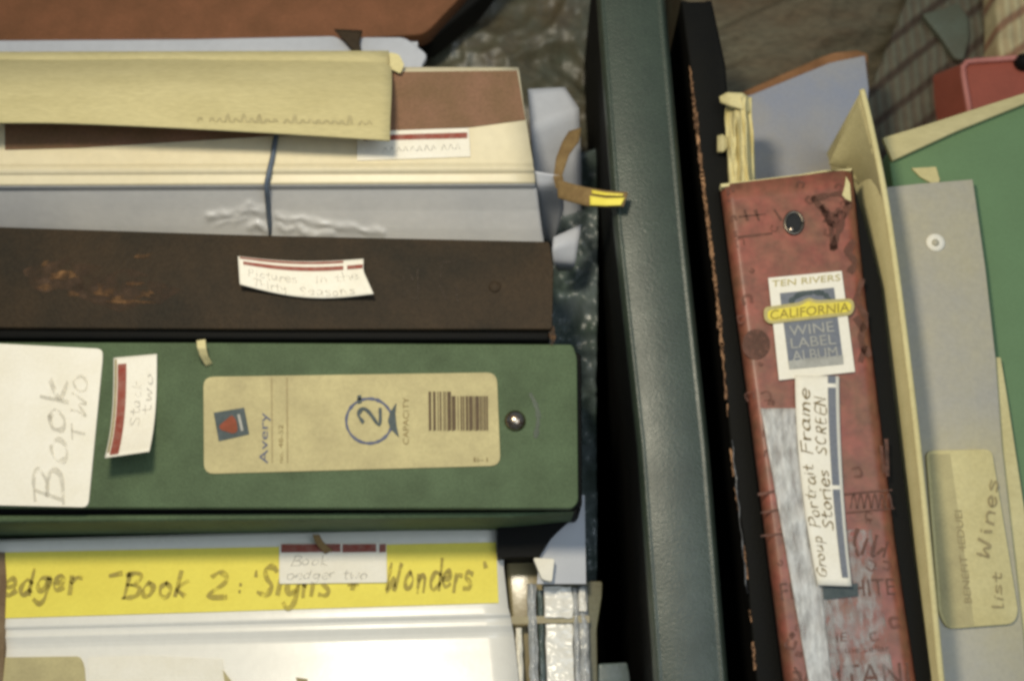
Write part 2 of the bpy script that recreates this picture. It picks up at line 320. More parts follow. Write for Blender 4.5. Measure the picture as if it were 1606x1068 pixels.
def typed(name, m, parent, lines):                    # printed lettering from the built-in font: (text, F) with x 0..1, y 0..1 cap
    mb = MB()
    for text, F in lines:
        cu = D.curves.new('type', 'FONT'); cu.body = text; cu.resolution_u = 3
        ob = D.objects.new('type', cu); COL.objects.link(ob)
        dg = bpy.context.evaluated_depsgraph_get(); me = D.meshes.new_from_object(ob.evaluated_get(dg))
        xs = [v.co.x for v in me.vertices]; x0, x1 = min(xs), max(xs); ys = [v.co.y for v in me.vertices]; y1 = max(ys); b = len(mb.v)
        for v in me.vertices: mb.v.append(Vector(F((v.co.x - x0) / (x1 - x0), v.co.y / y1)))
        for p in me.polygons: mb.face([b + i for i in p.vertices])
        D.objects.remove(ob); D.meshes.remove(me); D.curves.remove(cu)
    return mb.build(name, m, parent)
def loft(rows, z2=None):                              # rows: ((xl,yl),(xr,yr),z) -> S(u,v)
    n = len(rows) - 1
    def S(u, v):
        k = min(int(v * n), n - 1); t = v * n - k
        (a, b, z), (c, d, y) = rows[k], rows[k + 1]
        p = at(lerp(a[0], b[0], u), lerp(a[1], b[1], u), z); q = at(lerp(c[0], d[0], u), lerp(c[1], d[1], u), y)
        return p.lerp(q, t)
    return S
DN = Vector((0, 0, -1))
def board(mb, a, b, thick_vec, depth, lean=Vector((0, 0, 0))):   # a hanging board under edge a-b
    t = [a, b, b + thick_vec, a + thick_vec]
    return mb.hexa(t, [p + DN * depth + lean for p in t])

# ------------------------------------------------------------------ setting
fl = MB().prism([Vector(p) for p in ((-3, -3, 0), (3, -3, 0), (3, 3, 0), (-3, 3, 0))], Vector((0, 0, -0.02))).build('floor', M['floor'])
fl['kind'] = 'structure'

def crumple(px, nu, nv, z, amp, freq, seed, name, m, depth=None, aniso=(1, 1), rot=0):
    S0 = quadS(px, z)
    def S(u, v):
        p = S0(u, v); X = p.x * math.cos(rot) + p.y * math.sin(rot); Y = p.y * math.cos(rot) - p.x * math.sin(rot); q = Vector((X * freq * aniso[0], Y * freq * aniso[1], seed))
        wq = q + .25 * Vector((noise.noise(q * .9), noise.noise(q * .9 + Vector((5, 1, 2))), 0)); h = 2.0 * noise.voronoi(wq)[0][0] - .6 + .8 * noise.noise(q * .6) + .8 * noise.voronoi(wq * 2.3)[0][0] + .3 * noise.voronoi(wq * 5.1)[0][0]
        return p + Vector((0, 0, h * amp))
    return MB().grid(S, nu, nv, tv=Vector((0, 0, -(depth or z * 0.9)))).build(name, m)
bag = crumple([(560, -140), (1010, -140), (960, 400), (540, 400)], 130, 150, 0.160, 0.009, 26, 3.1, 'plastic_bag', M['bag'], 0.12)
tag(bag, 'crumpled dark grey green plastic bag behind the stacked binders', 'plastic bag')
slv = crumple([(845, 250), (935, 250), (935, 960), (830, 960)], 30, 160, 0.20, 0.008, 55, 9.3, 'plastic_sleeve', M['sleeve'], 0.19)
tag(slv, 'crumpled grey blue plastic sleeve tucked between the stack and the tall green box', 'plastic sleeve')
cl = crumple([(1060, -120), (1500, -120), (1460, 330), (1080, 330)], 110, 120, 0.14, 0.013, 20, 5.5, 'folded_cloth', M['cloth'], 0.12, (0.4, 1.7), .42)
tag(cl, 'brown olive cloth lying in folds behind the red binder', 'cloth')

# ------------------------------------------------------------------ rust brown binder at the back
ZB = 0.215
t = thing('binder', at(330, -20, 0), 'rust brown cloth binder with black edge lying behind the stack', 'binder')
poly = [(-120, -190), (870, -190), (718, 0), (666, 54), (560, 60), (300, 62), (0, 64), (-120, 66)]
MB().prism([at(x, y, ZB) for x, y in rnd(poly, 14)], DN * 0.012).build('cover', M['rust'], t, 0.0035, 4)
poly = [(-120, -190), (900, -190), (752, 0), (677, 62), (560, 66), (0, 70), (-120, 72)]
MB().prism([at(x, y, ZB - 0.010) for x, y in poly], DN * 0.02).build('edge_binding', M['black'], t, 0.002)
poly = [(-120, -190), (860, -190), (720, 0), (650, 50), (0, 56), (-120, 58)]
MB().prism([at(x, y, ZB - 0.030) for x, y in poly], DN * (ZB - 0.030)).build('page_block', M['pages'], t)

# ------------------------------------------------------------------ grey white binder behind the white one
ZG = 0.243
t = thing('binder', at(330, 90, 0), 'grey white vinyl binder peeking out behind the manila sheet', 'binder')
poly = [(-120, 64), (0, 63), (300, 61), (528, 56), (545, 70), (558, 72), (563, 58), (635, 58), (672, 86), (660, 104), (672, 150), (-120, 160)]
MB().prism([at(x, y, ZG) for x, y in rnd(poly, 10)], DN * 0.004).build('spine', M['grey_white'], t, 0.0012)
a, b = at(-120, 66, ZG - .004), at(655, 66, ZG - .004)
board(MB(), a, b, Vector((0, -.003, 0)), ZG - .004).build('back_cover', M['grey_white'], t)
poly = [(-120, 76), (640, 76), (640, 140), (-120, 150)]
MB().prism([at(x, y, ZG - 0.02) for x, y in poly], DN * (ZG - 0.02)).build('page_block', M['pages'], t)
S = loft([((524, 46), (568, 48), ZG + .004), ((540, 64), (564, 66), ZG + .0045), ((552, 78), (566, 78), ZG + .004), ((554, 92), (566, 90), ZG + .001)])
tag(MB().grid(S, 4, 9, 0.0015).build('leather_tab', D.materials['worn_black_leather']), 'small dark brown leather tab hooked over the grey white binder edge', 'tab')

# ------------------------------------------------------------------ white binder with brown spine paper
ZW = 0.262
t = thing('binder', at(380, 240, 0), 'white vinyl binder with brown paper on its spine, under the manila sheet', 'binder')
XL = -140
rows = [((XL, 104), (813, 106), ZW - .003), ((XL, 110), (814, 112), ZW), ((XL, 170), (822, 170), ZW), ((XL, 232), (832, 232), ZW),
        ((XL, 246), (834, 244), ZW + .0002), ((XL, 258), (836, 256), ZW + .0004), ((XL, 262), (836, 260), ZW + .0014), ((XL, 267), (837, 264), ZW + .0019), ((XL, 272), (838, 268), ZW + .0012), ((XL, 276), (838, 272), ZW),
        ((XL, 290), (839, 286), ZW - .001), ((XL, 295), (840, 291), ZW - .0028), ((XL, 300), (842, 296), ZW - .0060), ((XL, 330), (846, 330), ZW - .0155), ((XL, 352), (850, 360), ZW - .023), ((XL, 380), (856, 396), ZW - .033)]
SW = loft(rows)
MB().grid(lambda u, v: SW(u, v * .70), 24, 70, 0.003).build('spine', M['white_yellowed'], t)
FOLDS = [([(328, 342), (350, 336), (372, 337), (392, 328), (414, 333)], 5.0, 1.0), ([(340, 352), (366, 346), (384, 342)], 4.0, .5), ([(378, 332), (390, 322), (412, 328)], 4.0, .7), ([(394, 357), (404, 352), (416, 360)], 5.0, 1.1),
         ([(436, 338), (452, 346), (472, 345), (500, 351), (540, 356), (600, 366)], 4.5, .9), ([(440, 356), (450, 361), (460, 358)], 4.5, .8), ([(466, 352), (474, 364), (494, 370), (520, 366)], 5.0, 1.0)]
SEG = [(Vector(a), Vector(b), w, h) for f, w, h in FOLDS for a, b in zip(f, f[1:])]
def SFront(u, v):
    p = SW(u, .701 + v * .299); d = p - CAM; zz = d.dot(FW); px = PW / 2 + d.x / zz * FOCAL / 36 * PW; py = PH / 2 - d.dot(UP) / zz * FOCAL / 36 * PW
    if not (310 < px < 620 and py > 310): return p
    h = 0; P2 = Vector((px, py + 2.5 * noise.noise(Vector((px * .06, py * .06, 3)))))
    for a, b, w, k in SEG:
        ab = b - a; f = max(0, min(1, (P2 - a).dot(ab) / ab.length_squared)); dd = (P2 - a - ab * f).length / (w * (1 + .4 * noise.noise(Vector((px * .05, 1, a.x)))))
        h = max(h, k * math.exp(-dd * dd * .55) * (.75 + .6 * noise.noise(Vector((px * .07, py * .07, 9)))))
    return p + Vector((0, -.3, .95)) * .0016 * h
def wu(u): return lerp(0, .45, u / .12) if u < .12 else lerp(.45, .80, (u - .12) / .76) if u < .88 else lerp(.80, 1, (u - .88) / .12)
MB().grid(lambda u, v: SFront(wu(u), v), 300, 70, 0.003).build('front_panel', M['white_cool'], t)
a, b = at(XL, 108, ZW - .004), at(812, 110, ZW - .004)
board(MB(), a, b, Vector((0, -.003, 0)), ZW - .004).build('back_cover', M['white_plastic'], t)
MB().hexa([at(XL, 130, ZW - .03), at(790, 130, ZW - .03), at(800, 270, ZW - .03), at(XL, 270, ZW - .03)],
          [at(XL, 130, ZW - .03) - Vector((0, 0, ZW - .03)), at(790, 130, ZW - .03) - Vector((0, 0, ZW - .03)), at(800, 270, ZW - .03) - Vector((0, 0, ZW - .03)), at(XL, 270, ZW - .03) - Vector((0, 0, ZW - .03))]).build('page_block', M['pages'], t)
a, b = at(XL, 380, ZW - .035), at(856, 396, ZW - .035)
board(MB(), a, b, Vector((0, .003, 0)), ZW - .035).build('front_cover', M['white_plastic'], t)
kp = decal('spine_paper', M['brown_paper'], t, [(6, 118), (612, 113), (811, 111), (824, 188), (735, 200), (612, 208), (430, 213), (300, 221), (120, 232), (8, 235)], ZW + .0006, .0004)
st = decal('name_sticker', M['paper'], t, [(560, 207), (735, 201), (738, 246), (560, 252)], ZW + .0010, .0003)
decal('red_border', M['red_stripe'], st, [(570, 213), (733, 208), (733, 217), (570, 221)], ZW + .0012, .0001)
mb = MB(); scribble(mb, pxF((600, 240), (120, -5), (0, -17), ZW + .0012), 11, seed=4); mb.build('handwriting', M['pencil'], st)
# clear pocket ear at the right end
Se = loft([((836, 268), (880, 276), ZW - .002), ((842, 292), (884, 290), ZW - .006), ((846, 330), (884, 330), ZW - .028), ((850, 372), (868, 382), ZW - .05)])
MB().grid(Se, 6, 14, 0.0008).build('pocket_end', M['grey_white'], t)

cb = [(434, 206, ZW + .002), (431, 225, ZW + .0014), (428, 245, ZW + .0012), (423, 266, ZW + .0032), (418, 290, ZW + .0008), (419, 305, ZW - .0055), (421, 330, ZW - .0145), (423, 352, ZW - .0215), (424, 376, ZW - .0305)]
tag(MB().tube([at(*c) for c in cb], 0.0011, 8).build('elastic_band', M['blue_cord']), 'thin blue grey elastic band stretched over the white binder', 'elastic band')

# ------------------------------------------------------------------ manila sheet lying on it
t = thing('manila_folder', at(300, 150, ZW), 'curled manila folder lying over the brown papered white binder', 'folder')
def SM(u, v):
    x = lerp(-140, 613, u); yb = 193 + 28 * max(0, (u - .28) / .72) ** 1.3; yt = 88 - 4 * u
    z = ZW - .002 + (.026 - .007 * u) * (1 - (1 - v) ** (3.6 - 1.0 * u)) + .0010 * noise.noise(Vector((u * 4, v * 3, .4)))
    return at(x + 1.5 * math.sin(v * 5), lerp(yt, yb, v), z)
MB().grid(SM, 40, 24, 0.0008).build('front_leaf', M['manila'], t)
mb = MB(); scribble(mb, uvF(offS(SM, .0003), .60, .90, .96, .84, 0, -.11), 22, seed=8); mb.build('pencil_note', mat('faint_pencil', (158, 146, 104), .7, (180, 168, 124), 260, .9), D.objects['front_leaf'])
MB().grid(quadS([(-140, 82), (610, 80), (610, 150), (-140, 150)], ZW + .002, lambda u, v: .0015 * v), 20, 6, 0.0006).build('back_leaf', M['manila'], t)
decal('index_tab', M['manila_light'], t, [(610, 82), (626, 86), (634, 102), (628, 116), (612, 108)], ZW + .0042, .0006, 4)

# ------------------------------------------------------------------ pale plastic divider, tan straps
t = MB().grid(loft([((828, 140), (886, 137), .235), ((832, 200), (908, 170), .236), ((838, 280), (912, 260), .222), ((842, 330), (912, 330), .205), ((860, 400), (900, 410), .19)]), 8, 20, 0.002).build('plastic_divider', M['grey_white'])
tag(t, 'pale grey plastic divider sticking out past the end of the white binder', 'divider')
t = MB().grid(loft([((868, 372), (912, 352), .243), ((866, 392), (908, 376), .243), ((868, 412), (902, 414), .238), ((876, 424), (896, 424), .225)]), 6, 10, 0.0012).build('plastic_tab', M['grey_white'])
tag(t, 'small pale plastic tab beside the top corner of the brown black binder', 'plastic tab')
t = thing('paper_strap', at(890, 280, .25), 'tan paper strap twisted out beside the white binder with a yellow end', 'strap')
MB().grid(loft([((892, 206), (912, 200), .247), ((882, 222), (908, 222), .252), ((872, 248), (893, 242), .256), ((868, 278), (882, 275), .260), ((872, 296), (884, 282), .264)]), 4, 24, 0.0006).build('upper_loop', M['tan'], t)
sp = MB().grid(loft([((873, 280), (875, 310), .2645), ((892, 287), (893, 316), .270), ((920, 294), (921, 323), .277), ((950, 299), (950, 325), .281), ((985, 302), (978, 324), .283)]), 4, 24, 0.0006).build('lower_end', M['tan'], t)
MB().grid(loft([((925, 307), (925, 322), .2790), ((950, 311), (950, 323), .2822), ((980, 310), (974, 322), .2840)]), 3, 12, 0.0003).build('yellow_mark', M['yellow'], sp)
MB().grid(loft([((928, 298), (928, 304), .2790), ((950, 302), (950, 307), .2822), ((978, 304), (977, 308), .2840)]), 3, 12, 0.0003).build('printed_line', M['gold'], sp)

# ------------------------------------------------------------------ brown black binder
ZK = 0.274
t = thing('binder', at(400, 450, 0), 'worn brown black leather binder with blank scuffed spine, above the green one', 'binder')
q = [(-140, 351), (0, 356), (400, 369), (862, 379), (868, 420), (866, 516), (400, 516), (-140, 512)]
MB().prism([at(x, y, ZK) for x, y in rnd(q, 5)], DN * 0.004).build('spine', M['brown_black'], t, 0.0014)
board(MB(), at(-140, 514, ZK - .003), at(862, 518, ZK - .003), Vector((0, -.004, 0)), ZK - .004, Vector((0, -.002, 0))).build('front_cover', M['black'], t, .0012)
board(MB(), at(-140, 353, ZK - .005), at(858, 381, ZK - .005), Vector((0, -.003, 0)), ZK - .006).build('back_cover', M['black'], t, .001)
base = [at(-140, 375, ZK - .02), at(845, 395, ZK - .02), at(845, 500, ZK - .02), at(-140, 500, ZK - .02)]
MB().prism(base, DN * (ZK - .02)).build('page_block', M['pages'], t)
# scuffs
def blob(cx, cy, rx, ry, z, n=26, seed=0, amp=.45):
    return [at(cx + rx * math.cos(2 * math.pi * i / n) * (1 + amp * noise.noise(Vector((math.cos(2 * math.pi * i / n) * 1.6, math.sin(2 * math.pi * i / n) * 1.6, seed)))),
               cy + ry * math.sin(2 * math.pi * i / n) * (1 + amp * noise.noise(Vector((math.cos(2 * math.pi * i / n) * 1.6 + 7, math.sin(2 * math.pi * i / n) * 1.6, seed)))), z) for i in range(n)]
mb = MB()
for k, (cx, cy, rx, ry) in enumerate([(228, 402, 14, 5), (98, 432, 26, 7), (115, 462, 10, 4), (165, 458, 18, 9), (183, 468, 12, 5), (226, 462, 16, 6), (212, 445, 14, 3), (205, 474, 40, 2.5), (72, 450, 12, 4), (75, 414, 8, 5)]):
    mb.prism(blob(cx, cy, rx, ry, ZK + .0002, 26, k * 3.3, .9), DN * .0003)
mb.build('scuff_patch', M['scuff'], t)
mb = MB()
for k, (cx, cy, rx, ry) in enumerate([(95, 432, 60, 24), (190, 455, 60, 28)]): mb.prism(blob(cx, cy, rx, ry, ZK + .0001, 30, 40 + k * 3.3, .9), DN * .0003)
mb.build('rubbed_patch', mat('rubbed_leather', (84, 62, 42), .75, (64, 48, 34), 90, .9, holes=(170, .35, .75)), t)
mb = MB().prism(blob(866, 524, 5, 14, ZK - .001, 20, 2.0), DN * .002); mb.build('worn_corner', M['scuff'], t)
def lift_k(u, v): return .0005 + .0035 * (2 * abs(u - .5)) ** 3 + .0016 * v * v
SL = lambda u, v: at(lerp(lerp(373, 570, u), lerp(378, 584, u), v), lerp(lerp(401, 405, u) + 7 * math.sin(math.pi * u) * (1 - u), lerp(446, 464, u) + 9 * math.sin(math.pi * u) , v) , ZK + lift_k(u, v))
def SLc(u, v):                                       # the right edge flares out below
    p = (lerp(373, 570 + 16 * max(0, (v - .35) / .65), u) + 3 * v * (1 - u), lerp(402, 406, u) + 6 * math.sin(math.pi * u) + v * (lerp(44, 55, u) + 7 * math.sin(math.pi * u)))
    return at(p[0], p[1], ZK + lift_k(u, v))
lb = MB().grid(SLc, 24, 10, 0.0003).build('name_sticker', M['paper'], t)
MB().grid(lambda u, v: offS(SLc, .0002)(lerp(.015, .84, u), lerp(.02, .08, v)), 20, 1).build('red_border', M['red_stripe'], lb)
MB().grid(lambda u, v: offS(SLc, .00025)(lerp(.04, .84, u), lerp(.16, .27, v)), 20, 1).build('red_border', M['red_stripe'], lb)
MB().grid(lambda u, v: offS(SLc, .00025)(lerp(.87, .995, u), lerp(.16, .27, v)), 4, 1).build('red_border', M['red_stripe'], lb)
mb = MB(); Sx = offS(SLc, .0003)
script('handwriting', M['pencil'], lb, [('Pictures', uvF(Sx, .07, .62, .46, .62, 0, -.24), 1), ('in the', uvF(Sx, .60, .58, .95, .58, 0, -.22), 1), ('Thirty', uvF(Sx, .10, .92, .36, .92, 0, -.24), 1), ('Seasons', uvF(Sx, .44, .93, .88, .93, 0, -.22), 1)], hw=.5)
# ghost embossed marks
mb = MB()
for pts in ([(655, 415), (655, 475)], [(632, 440), (640, 420), (648, 440)], [(628, 470), (640, 455), (650, 472)], [(690, 412), (715, 410)], [(692, 412), (690, 450), (700, 470)], [(715, 450), (718, 472)]):
    ribbon(mb, [Vector(p) for p in pts], 1.8, lambda x, y: at(x, y, ZK + .0002))
mb.build('embossed_mark', mat('faint_emboss', (66, 54, 40), .7, alpha=.7, holes=(500, .3, .6)), t)
mb = MB().dome(at(776, 450, ZK), .0024, .0010); mb.build('rivet', M['brown_black'], t)

# ------------------------------------------------------------------ green binder
ZN = 0.270
t = thing('binder', at(400, 670, 0), 'dark green binder with tan size label and barcode on its spine', 'binder')
q = [(-140, 536), (300, 537), (898, 540), (905, 560), (907, 786), (898, 797), (300, 796), (-140, 795)]
MB().prism([at(x, y, ZN) for x, y in rnd(q, 6)], DN * 0.004).build('spine', M['green'], t, 0.0010)
e0, e1 = at(-140, 808, ZN - .006), at(903, 801, ZN - .006); f0, f1 = at(-140, 820, ZN - .006), at(800, 811, ZN - .006)
MB().hexa([e0, e1, f1, f0], [p + DN * (ZN - .006) + Vector((0, .004, 0)) for p in (e0, e1, f1, f0)]).build('front_cover', M['green'], t, .0012)
MB().hexa([at(-140, 797, ZN - .0045), at(900, 795, ZN - .0045), at(904, 802, ZN - .008), at(-140, 809, ZN - .008)], [at(-140, 797, ZN - .008), at(900, 795, ZN - .008), at(904, 802, ZN - .014), at(-140, 809, ZN - .014)]).build('hinge_groove', M['black'], t)
MB().prism([at(x, y, ZN - .003) for x, y in ((898, 548), (912, 556), (913, 792), (905, 800), (896, 796))], DN * .03).build('end_binding', M['black'], t, .001)
MB().prism([at(x, y, .239) for x, y in ((780, 828), (910, 800), (898, 812), (868, 838), (846, 872), (780, 874))], DN * .02).build('shadow_plate', M['black'], t)  # black plate standing in for the shadow below the binder's end
board(MB(), at(-140, 540, ZN - .005), at(895, 543, ZN - .005), Vector((0, -.003, 0)), ZN - .006).build('back_cover', M['green'], t, .001)
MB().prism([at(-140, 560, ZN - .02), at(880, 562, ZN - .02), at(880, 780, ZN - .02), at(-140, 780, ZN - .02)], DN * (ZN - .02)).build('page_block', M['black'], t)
# big size label
z = ZN + .0005
lb = decal('size_label', M['cream'], t, [(319, 591), (779, 584), (785, 730), (320, 743)], z, .0003, 16)
z2 = ZN + .0007; z3 = ZN + .0009
lg = decal('maker_logo', M['navy'], lb, [(335, 647), (383, 639), (391, 681), (343, 692)], z2, .0001)
decal('logo_triangle', M['rust_ink'], lg, [(343, 668), (364, 650), (371, 660), (373, 676), (366, 680), (346, 674)], z3, .0001, 4)
decal('logo_bar', M['grey_ink'], lg, [(372, 650), (376, 649), (382, 675), (378, 676)], z3, .0001)
mb = MB()
for x0, x1 in ((425, 427), (449, 451)):
    mb.prism([at(x, y, z2) for x, y in ((x0, 592), (x1, 592), (x1 + 1, 726), (x0 + 1, 726))], DN * .0001)
mb.build('rule_line', M['line_ink'], lb)
typed('maker_lettering', M['blue_ink'], lb, [('Avery', lambda a, b: at(420 - 13 * b, 727 - 80 * a, z2))])
typed('product_lettering', M['brown_ink'], lb, [('no. 48-52', lambda a, b: at(444 - 7 * b, 726 - 60 * a, z2))])
ring = []
mb = MB(); n = 48
for k in range(n + 1):
    a = 2 * math.pi * k / n; ring.append(Vector((579 + 36 * math.cos(a), 660 + 35 * math.sin(a))))
ribbon(mb, ring, 2.4, lambda x, y: at(x, y, z2))
mb.build('size_ring', M['blue_ink'], lb)
decal('size_pedestal', M['navy'], lb, [(622, 631), (620, 648), (622, 668), (626, 686), (612, 672), (608, 660), (612, 646)], z3, .0001, 2)
script('size_numeral', M['navy'], lb, [('2"', lambda a, b: at(596 - 34 * b, 668 - 50 * a, z3), 1)], hw=.9, jit=.05)
typed('capacity_lettering', M['brown_ink'], lb, [('CAPACITY', lambda a, b: at(641 - 9 * b, 697 - 74 * a, z2))])
typed('code_lettering', M['brown_ink'], lb, [('B-1', lambda a, b: at(743 + 22 * a, 724 - 7 * b, z2))])
mb = MB(); x = 672; rg = random.Random(5)
while x < 764:
    wd = rg.choice((1.5, 2.5, 4, 6)); y0 = 614 if x < 705 else 621
    if not 709 < x < 714: mb.prism([at(px, py, z2) for px, py in ((x, y0), (x + wd, y0), (x + wd + .6, 674), (x + .6, 676))], DN * .0001)
    x += wd + rg.choice((1.2, 2, 3))
mb.build('barcode', M['barcode_ink'], lb)
# rivet and crescent
rv = MB().dome(at(808, 660, ZN), .0042, .0032).build('rivet', M['rivet'], t)
mb = MB(); ribbon(mb, cat([(832, 618), (842, 640), (844, 660), (840, 685)]), 3.5, lambda x, y: at(x, y, ZN + .0002)); mb.build('dent_mark', M['green_dark'], t)
# white hand-lettered card
wl = decal('title_card', M['paper'], t, [(-140, 533), (0, 539), (160, 547), (161, 560), (138, 795), (0, 792), (-140, 786)], ZN + .0012, .0010, 10)
z = ZN + .0014
script('handwriting', M['pencil_faint'], wl, [('Book', lambda a, b: at(100 - 44 * b + 4 * a, 792 - 205 * a, z), 1), ('TWO', lambda a, b: at(133 - 22 * b + 2 * a, 690 - 105 * a, z), 1)], hw=.7)
# peeling sticker
def SP(u, v):
    x = lerp(178 - 14 * v ** 3, 246 - 12 * v ** 3, u); y = lerp(lerp(561, 555, u), lerp(718, 708, u), v)
    return at(x, y, ZN + .0006 + .014 * max(0, (v - .35) / .65) ** 2 + .001 * u)
lb = MB().grid(SP, 12, 22, 0.0003).build('peeling_sticker', M['paper'], t)
MB().grid(lambda u, v: offS(SP, .0002)(lerp(.10, .30, u), lerp(.07, .98, v)), 2, 18).build('red_border', M['red_stripe'], lb)
MB().grid(lambda u, v: offS(SP, .0002)(lerp(.03, .08, u), lerp(.02, .95, v)), 1, 18).build('tan_border', M['line_ink'], lb)
script('handwriting', M['pencil'], lb, [('Stack', uvF(offS(SP, .0002), .66, .72, .64, .26, -.22, 0), 1), ('two', uvF(offS(SP, .0002), .92, .60, .90, .18, -.2, 0), 1)], hw=.5)
tag(MB().grid(loft([((308, 534), (322, 532), ZN + .008), ((309, 545), (323, 545), ZN + .009), ((313, 558), (326, 558), ZN + .006), ((322, 574), (333, 570), ZN + .0012)]), 5, 14, 0.0010).build('paper_scrap', M['manila_light']), 'curled cream paper scrap caught between the brown black and green binders', 'paper scrap')

# ------------------------------------------------------------------ white binder with yellow spine card
ZY = 0.232
t = thing('binder', at(400, 900, 0), 'white vinyl binder with hand lettered yellow spine card, below the green binder', 'binder')
XL = -20
rows = [((XL, 846), (788, 824), ZY - .002), ((XL, 851), (789, 828), ZY), ((XL, 900), (790, 890), ZY), ((XL, 972), (797, 952), ZY), ((XL, 984), (800, 963), ZY + .0003),
        ((XL, 989), (801, 969), ZY - .0008), ((XL, 994), (802, 974), ZY - .0009), ((XL, 1000), (803, 980), ZY - .0006), ((XL, 1005), (804, 985), ZY - .0012), ((XL, 1011), (805, 990), ZY - .0018),
        ((XL, 1018), (806, 996), ZY - .0022), ((XL, 1030), (808, 1012), ZY - .0017), ((XL, 1068), (812, 1052), ZY + .0002), ((XL, 1180), (822, 1170), ZY + .0050)]
SY = loft(rows)
MB().grid(SY, 20, 52, 0.003).build('spine_and_cover', M['white_gloss'], t)
board(MB(), at(XL, 848, ZY - .004), at(786, 828, ZY - .004), Vector((0, -.003, 0)), ZY - .004).build('back_cover', M['white_plastic'], t)
board(MB(), at(XL, 1180, ZY - .001), at(822, 1170, ZY - .001), Vector((0, .003, 0)), ZY - .001).build('front_cover', M['white_plastic'], t)
MB().prism([at(XL, 870, ZY - .03), at(770, 850, ZY - .03), at(780, 970, ZY - .03), at(XL, 980, ZY - .03)], DN * (ZY - .03)).build('page_block', M['pages'], t)
yl = decal('spine_card', M['yellow'], t, [(8, 866), (778, 850), (782, 945), (400, 957), (8, 969)], ZY + .0005, .0003)
z = ZY + .0008
P = lambda o, u, c: pxF(o, u, (2, -c), z)
script('handwriting', M['olive_ink'], yl, [('edger', P((4, 933), (122, -8), 42), 1), ('-Book', P((168, 936), (128, -2), 38), 1), ('2', P((322, 939), (36, 0), 42), 1), (':', P((372, 932), (12, 0), 30), 1), ("'", P((390, 934), (10, 0), 40), 1),
       ('Signs', P((402, 934), (118, 0), 46), 1), ('+', P((540, 930), (26, 0), 34), 1), ('Wonders', P((602, 926), (140, -4), 44), 1), ("'", P((750, 920), (12, 0), 40), 1)], hw=1.0, jit=.8, slant=.16)
lb = decal('name_sticker', M['paper'], t, [(438, 852), (606, 851), (607, 913), (438, 915)], ZY + .0014, .0004, 3)
mb = MB()
for x0, x1 in ((441, 534), (537, 590), (595, 605)): mb.prism([at(x, y, ZY + .0017) for x, y in ((x0, 853), (x1, 852.5), (x1, 865), (x0, 866))], DN * .0002)
mb.build('red_border', M['red_stripe'], lb)
script('handwriting', M['pencil'], lb, [('Book', pxF((455, 886), (60, 0), (1, -15), ZY + .0017), 1), ('Ledger two', pxF((448, 907), (130, 0), (1, -15), ZY + .0017), 1)], hw=.5)
tag(MB().grid(loft([((490, 838), (501, 838), ZY + .008), ((494, 850), (506, 848), ZY + .006), ((502, 860), (516, 858), ZY + .004), ((510, 868), (522, 862), ZY + .0024)]), 4, 10, 0.0008).build('paper_scrap', M['tan']), 'tiny tan paper scrap over the red bordered sticker on the yellow card', 'paper scrap')
on_cover = lambda px, py: None
def cover_pt(px, py, off):                            # point of the sloping cover under a pixel
    lo, hi = .70, 1.0
    best = None
    for k in range(600):
        v = .60 + .40 * k / 599
        u = min(1, max(0, (px - XL) / (815.0 - XL))); p = SY(u, v)
        d = (p - CAM); zz = d.dot(FW); y = PH / 2 - d.dot(UP) / zz * FOCAL / 36 * PW
        if best is None or abs(y - py) < best[0]: best = (abs(y - py), p)
    return best[1] + Vector((0, 0, 1)) * off
def cdecal(name, m, par, poly, off, th=.0003):
    return MB().prism([cover_pt(x, y, off) for x, y in poly], Vector((0, 0, -1)) * th).build(name, m, par)
cdecal('tan_sticker', M['cream'], t, rnd([(-15, 1031), (128, 1029), (134, 1044), (140, 1150), (-15, 1150)], 8), .0008, .0006)
cdecal('pale_sticker', M['paper'], t, [(140, 1031), (228, 1028), (352, 1034), (360, 1150), (146, 1150)], .0006, .0004)
cdecal('tan_corner', M['cream'], t, [(352, 1050), (372, 1078), (372, 1110), (358, 1110)], .0008)
cdecal('dark_corner', M['line_ink'], t, [(466, 1062), (484, 1064), (484, 1080), (470, 1080)], .0008)
tag(MB().prism([at(x, y, ZY + .001) for x, y in ((-40, 862), (7, 866), (10, 910), (7, 980), (4, 1085), (-40, 1085))], DN * (ZY)).build('kraft_box', mat('tan_kraft', (132, 112, 84), .8, (112, 88, 62), 60, .9)), 'brown kraft box edge at the left end of the yellow carded binder', 'box')

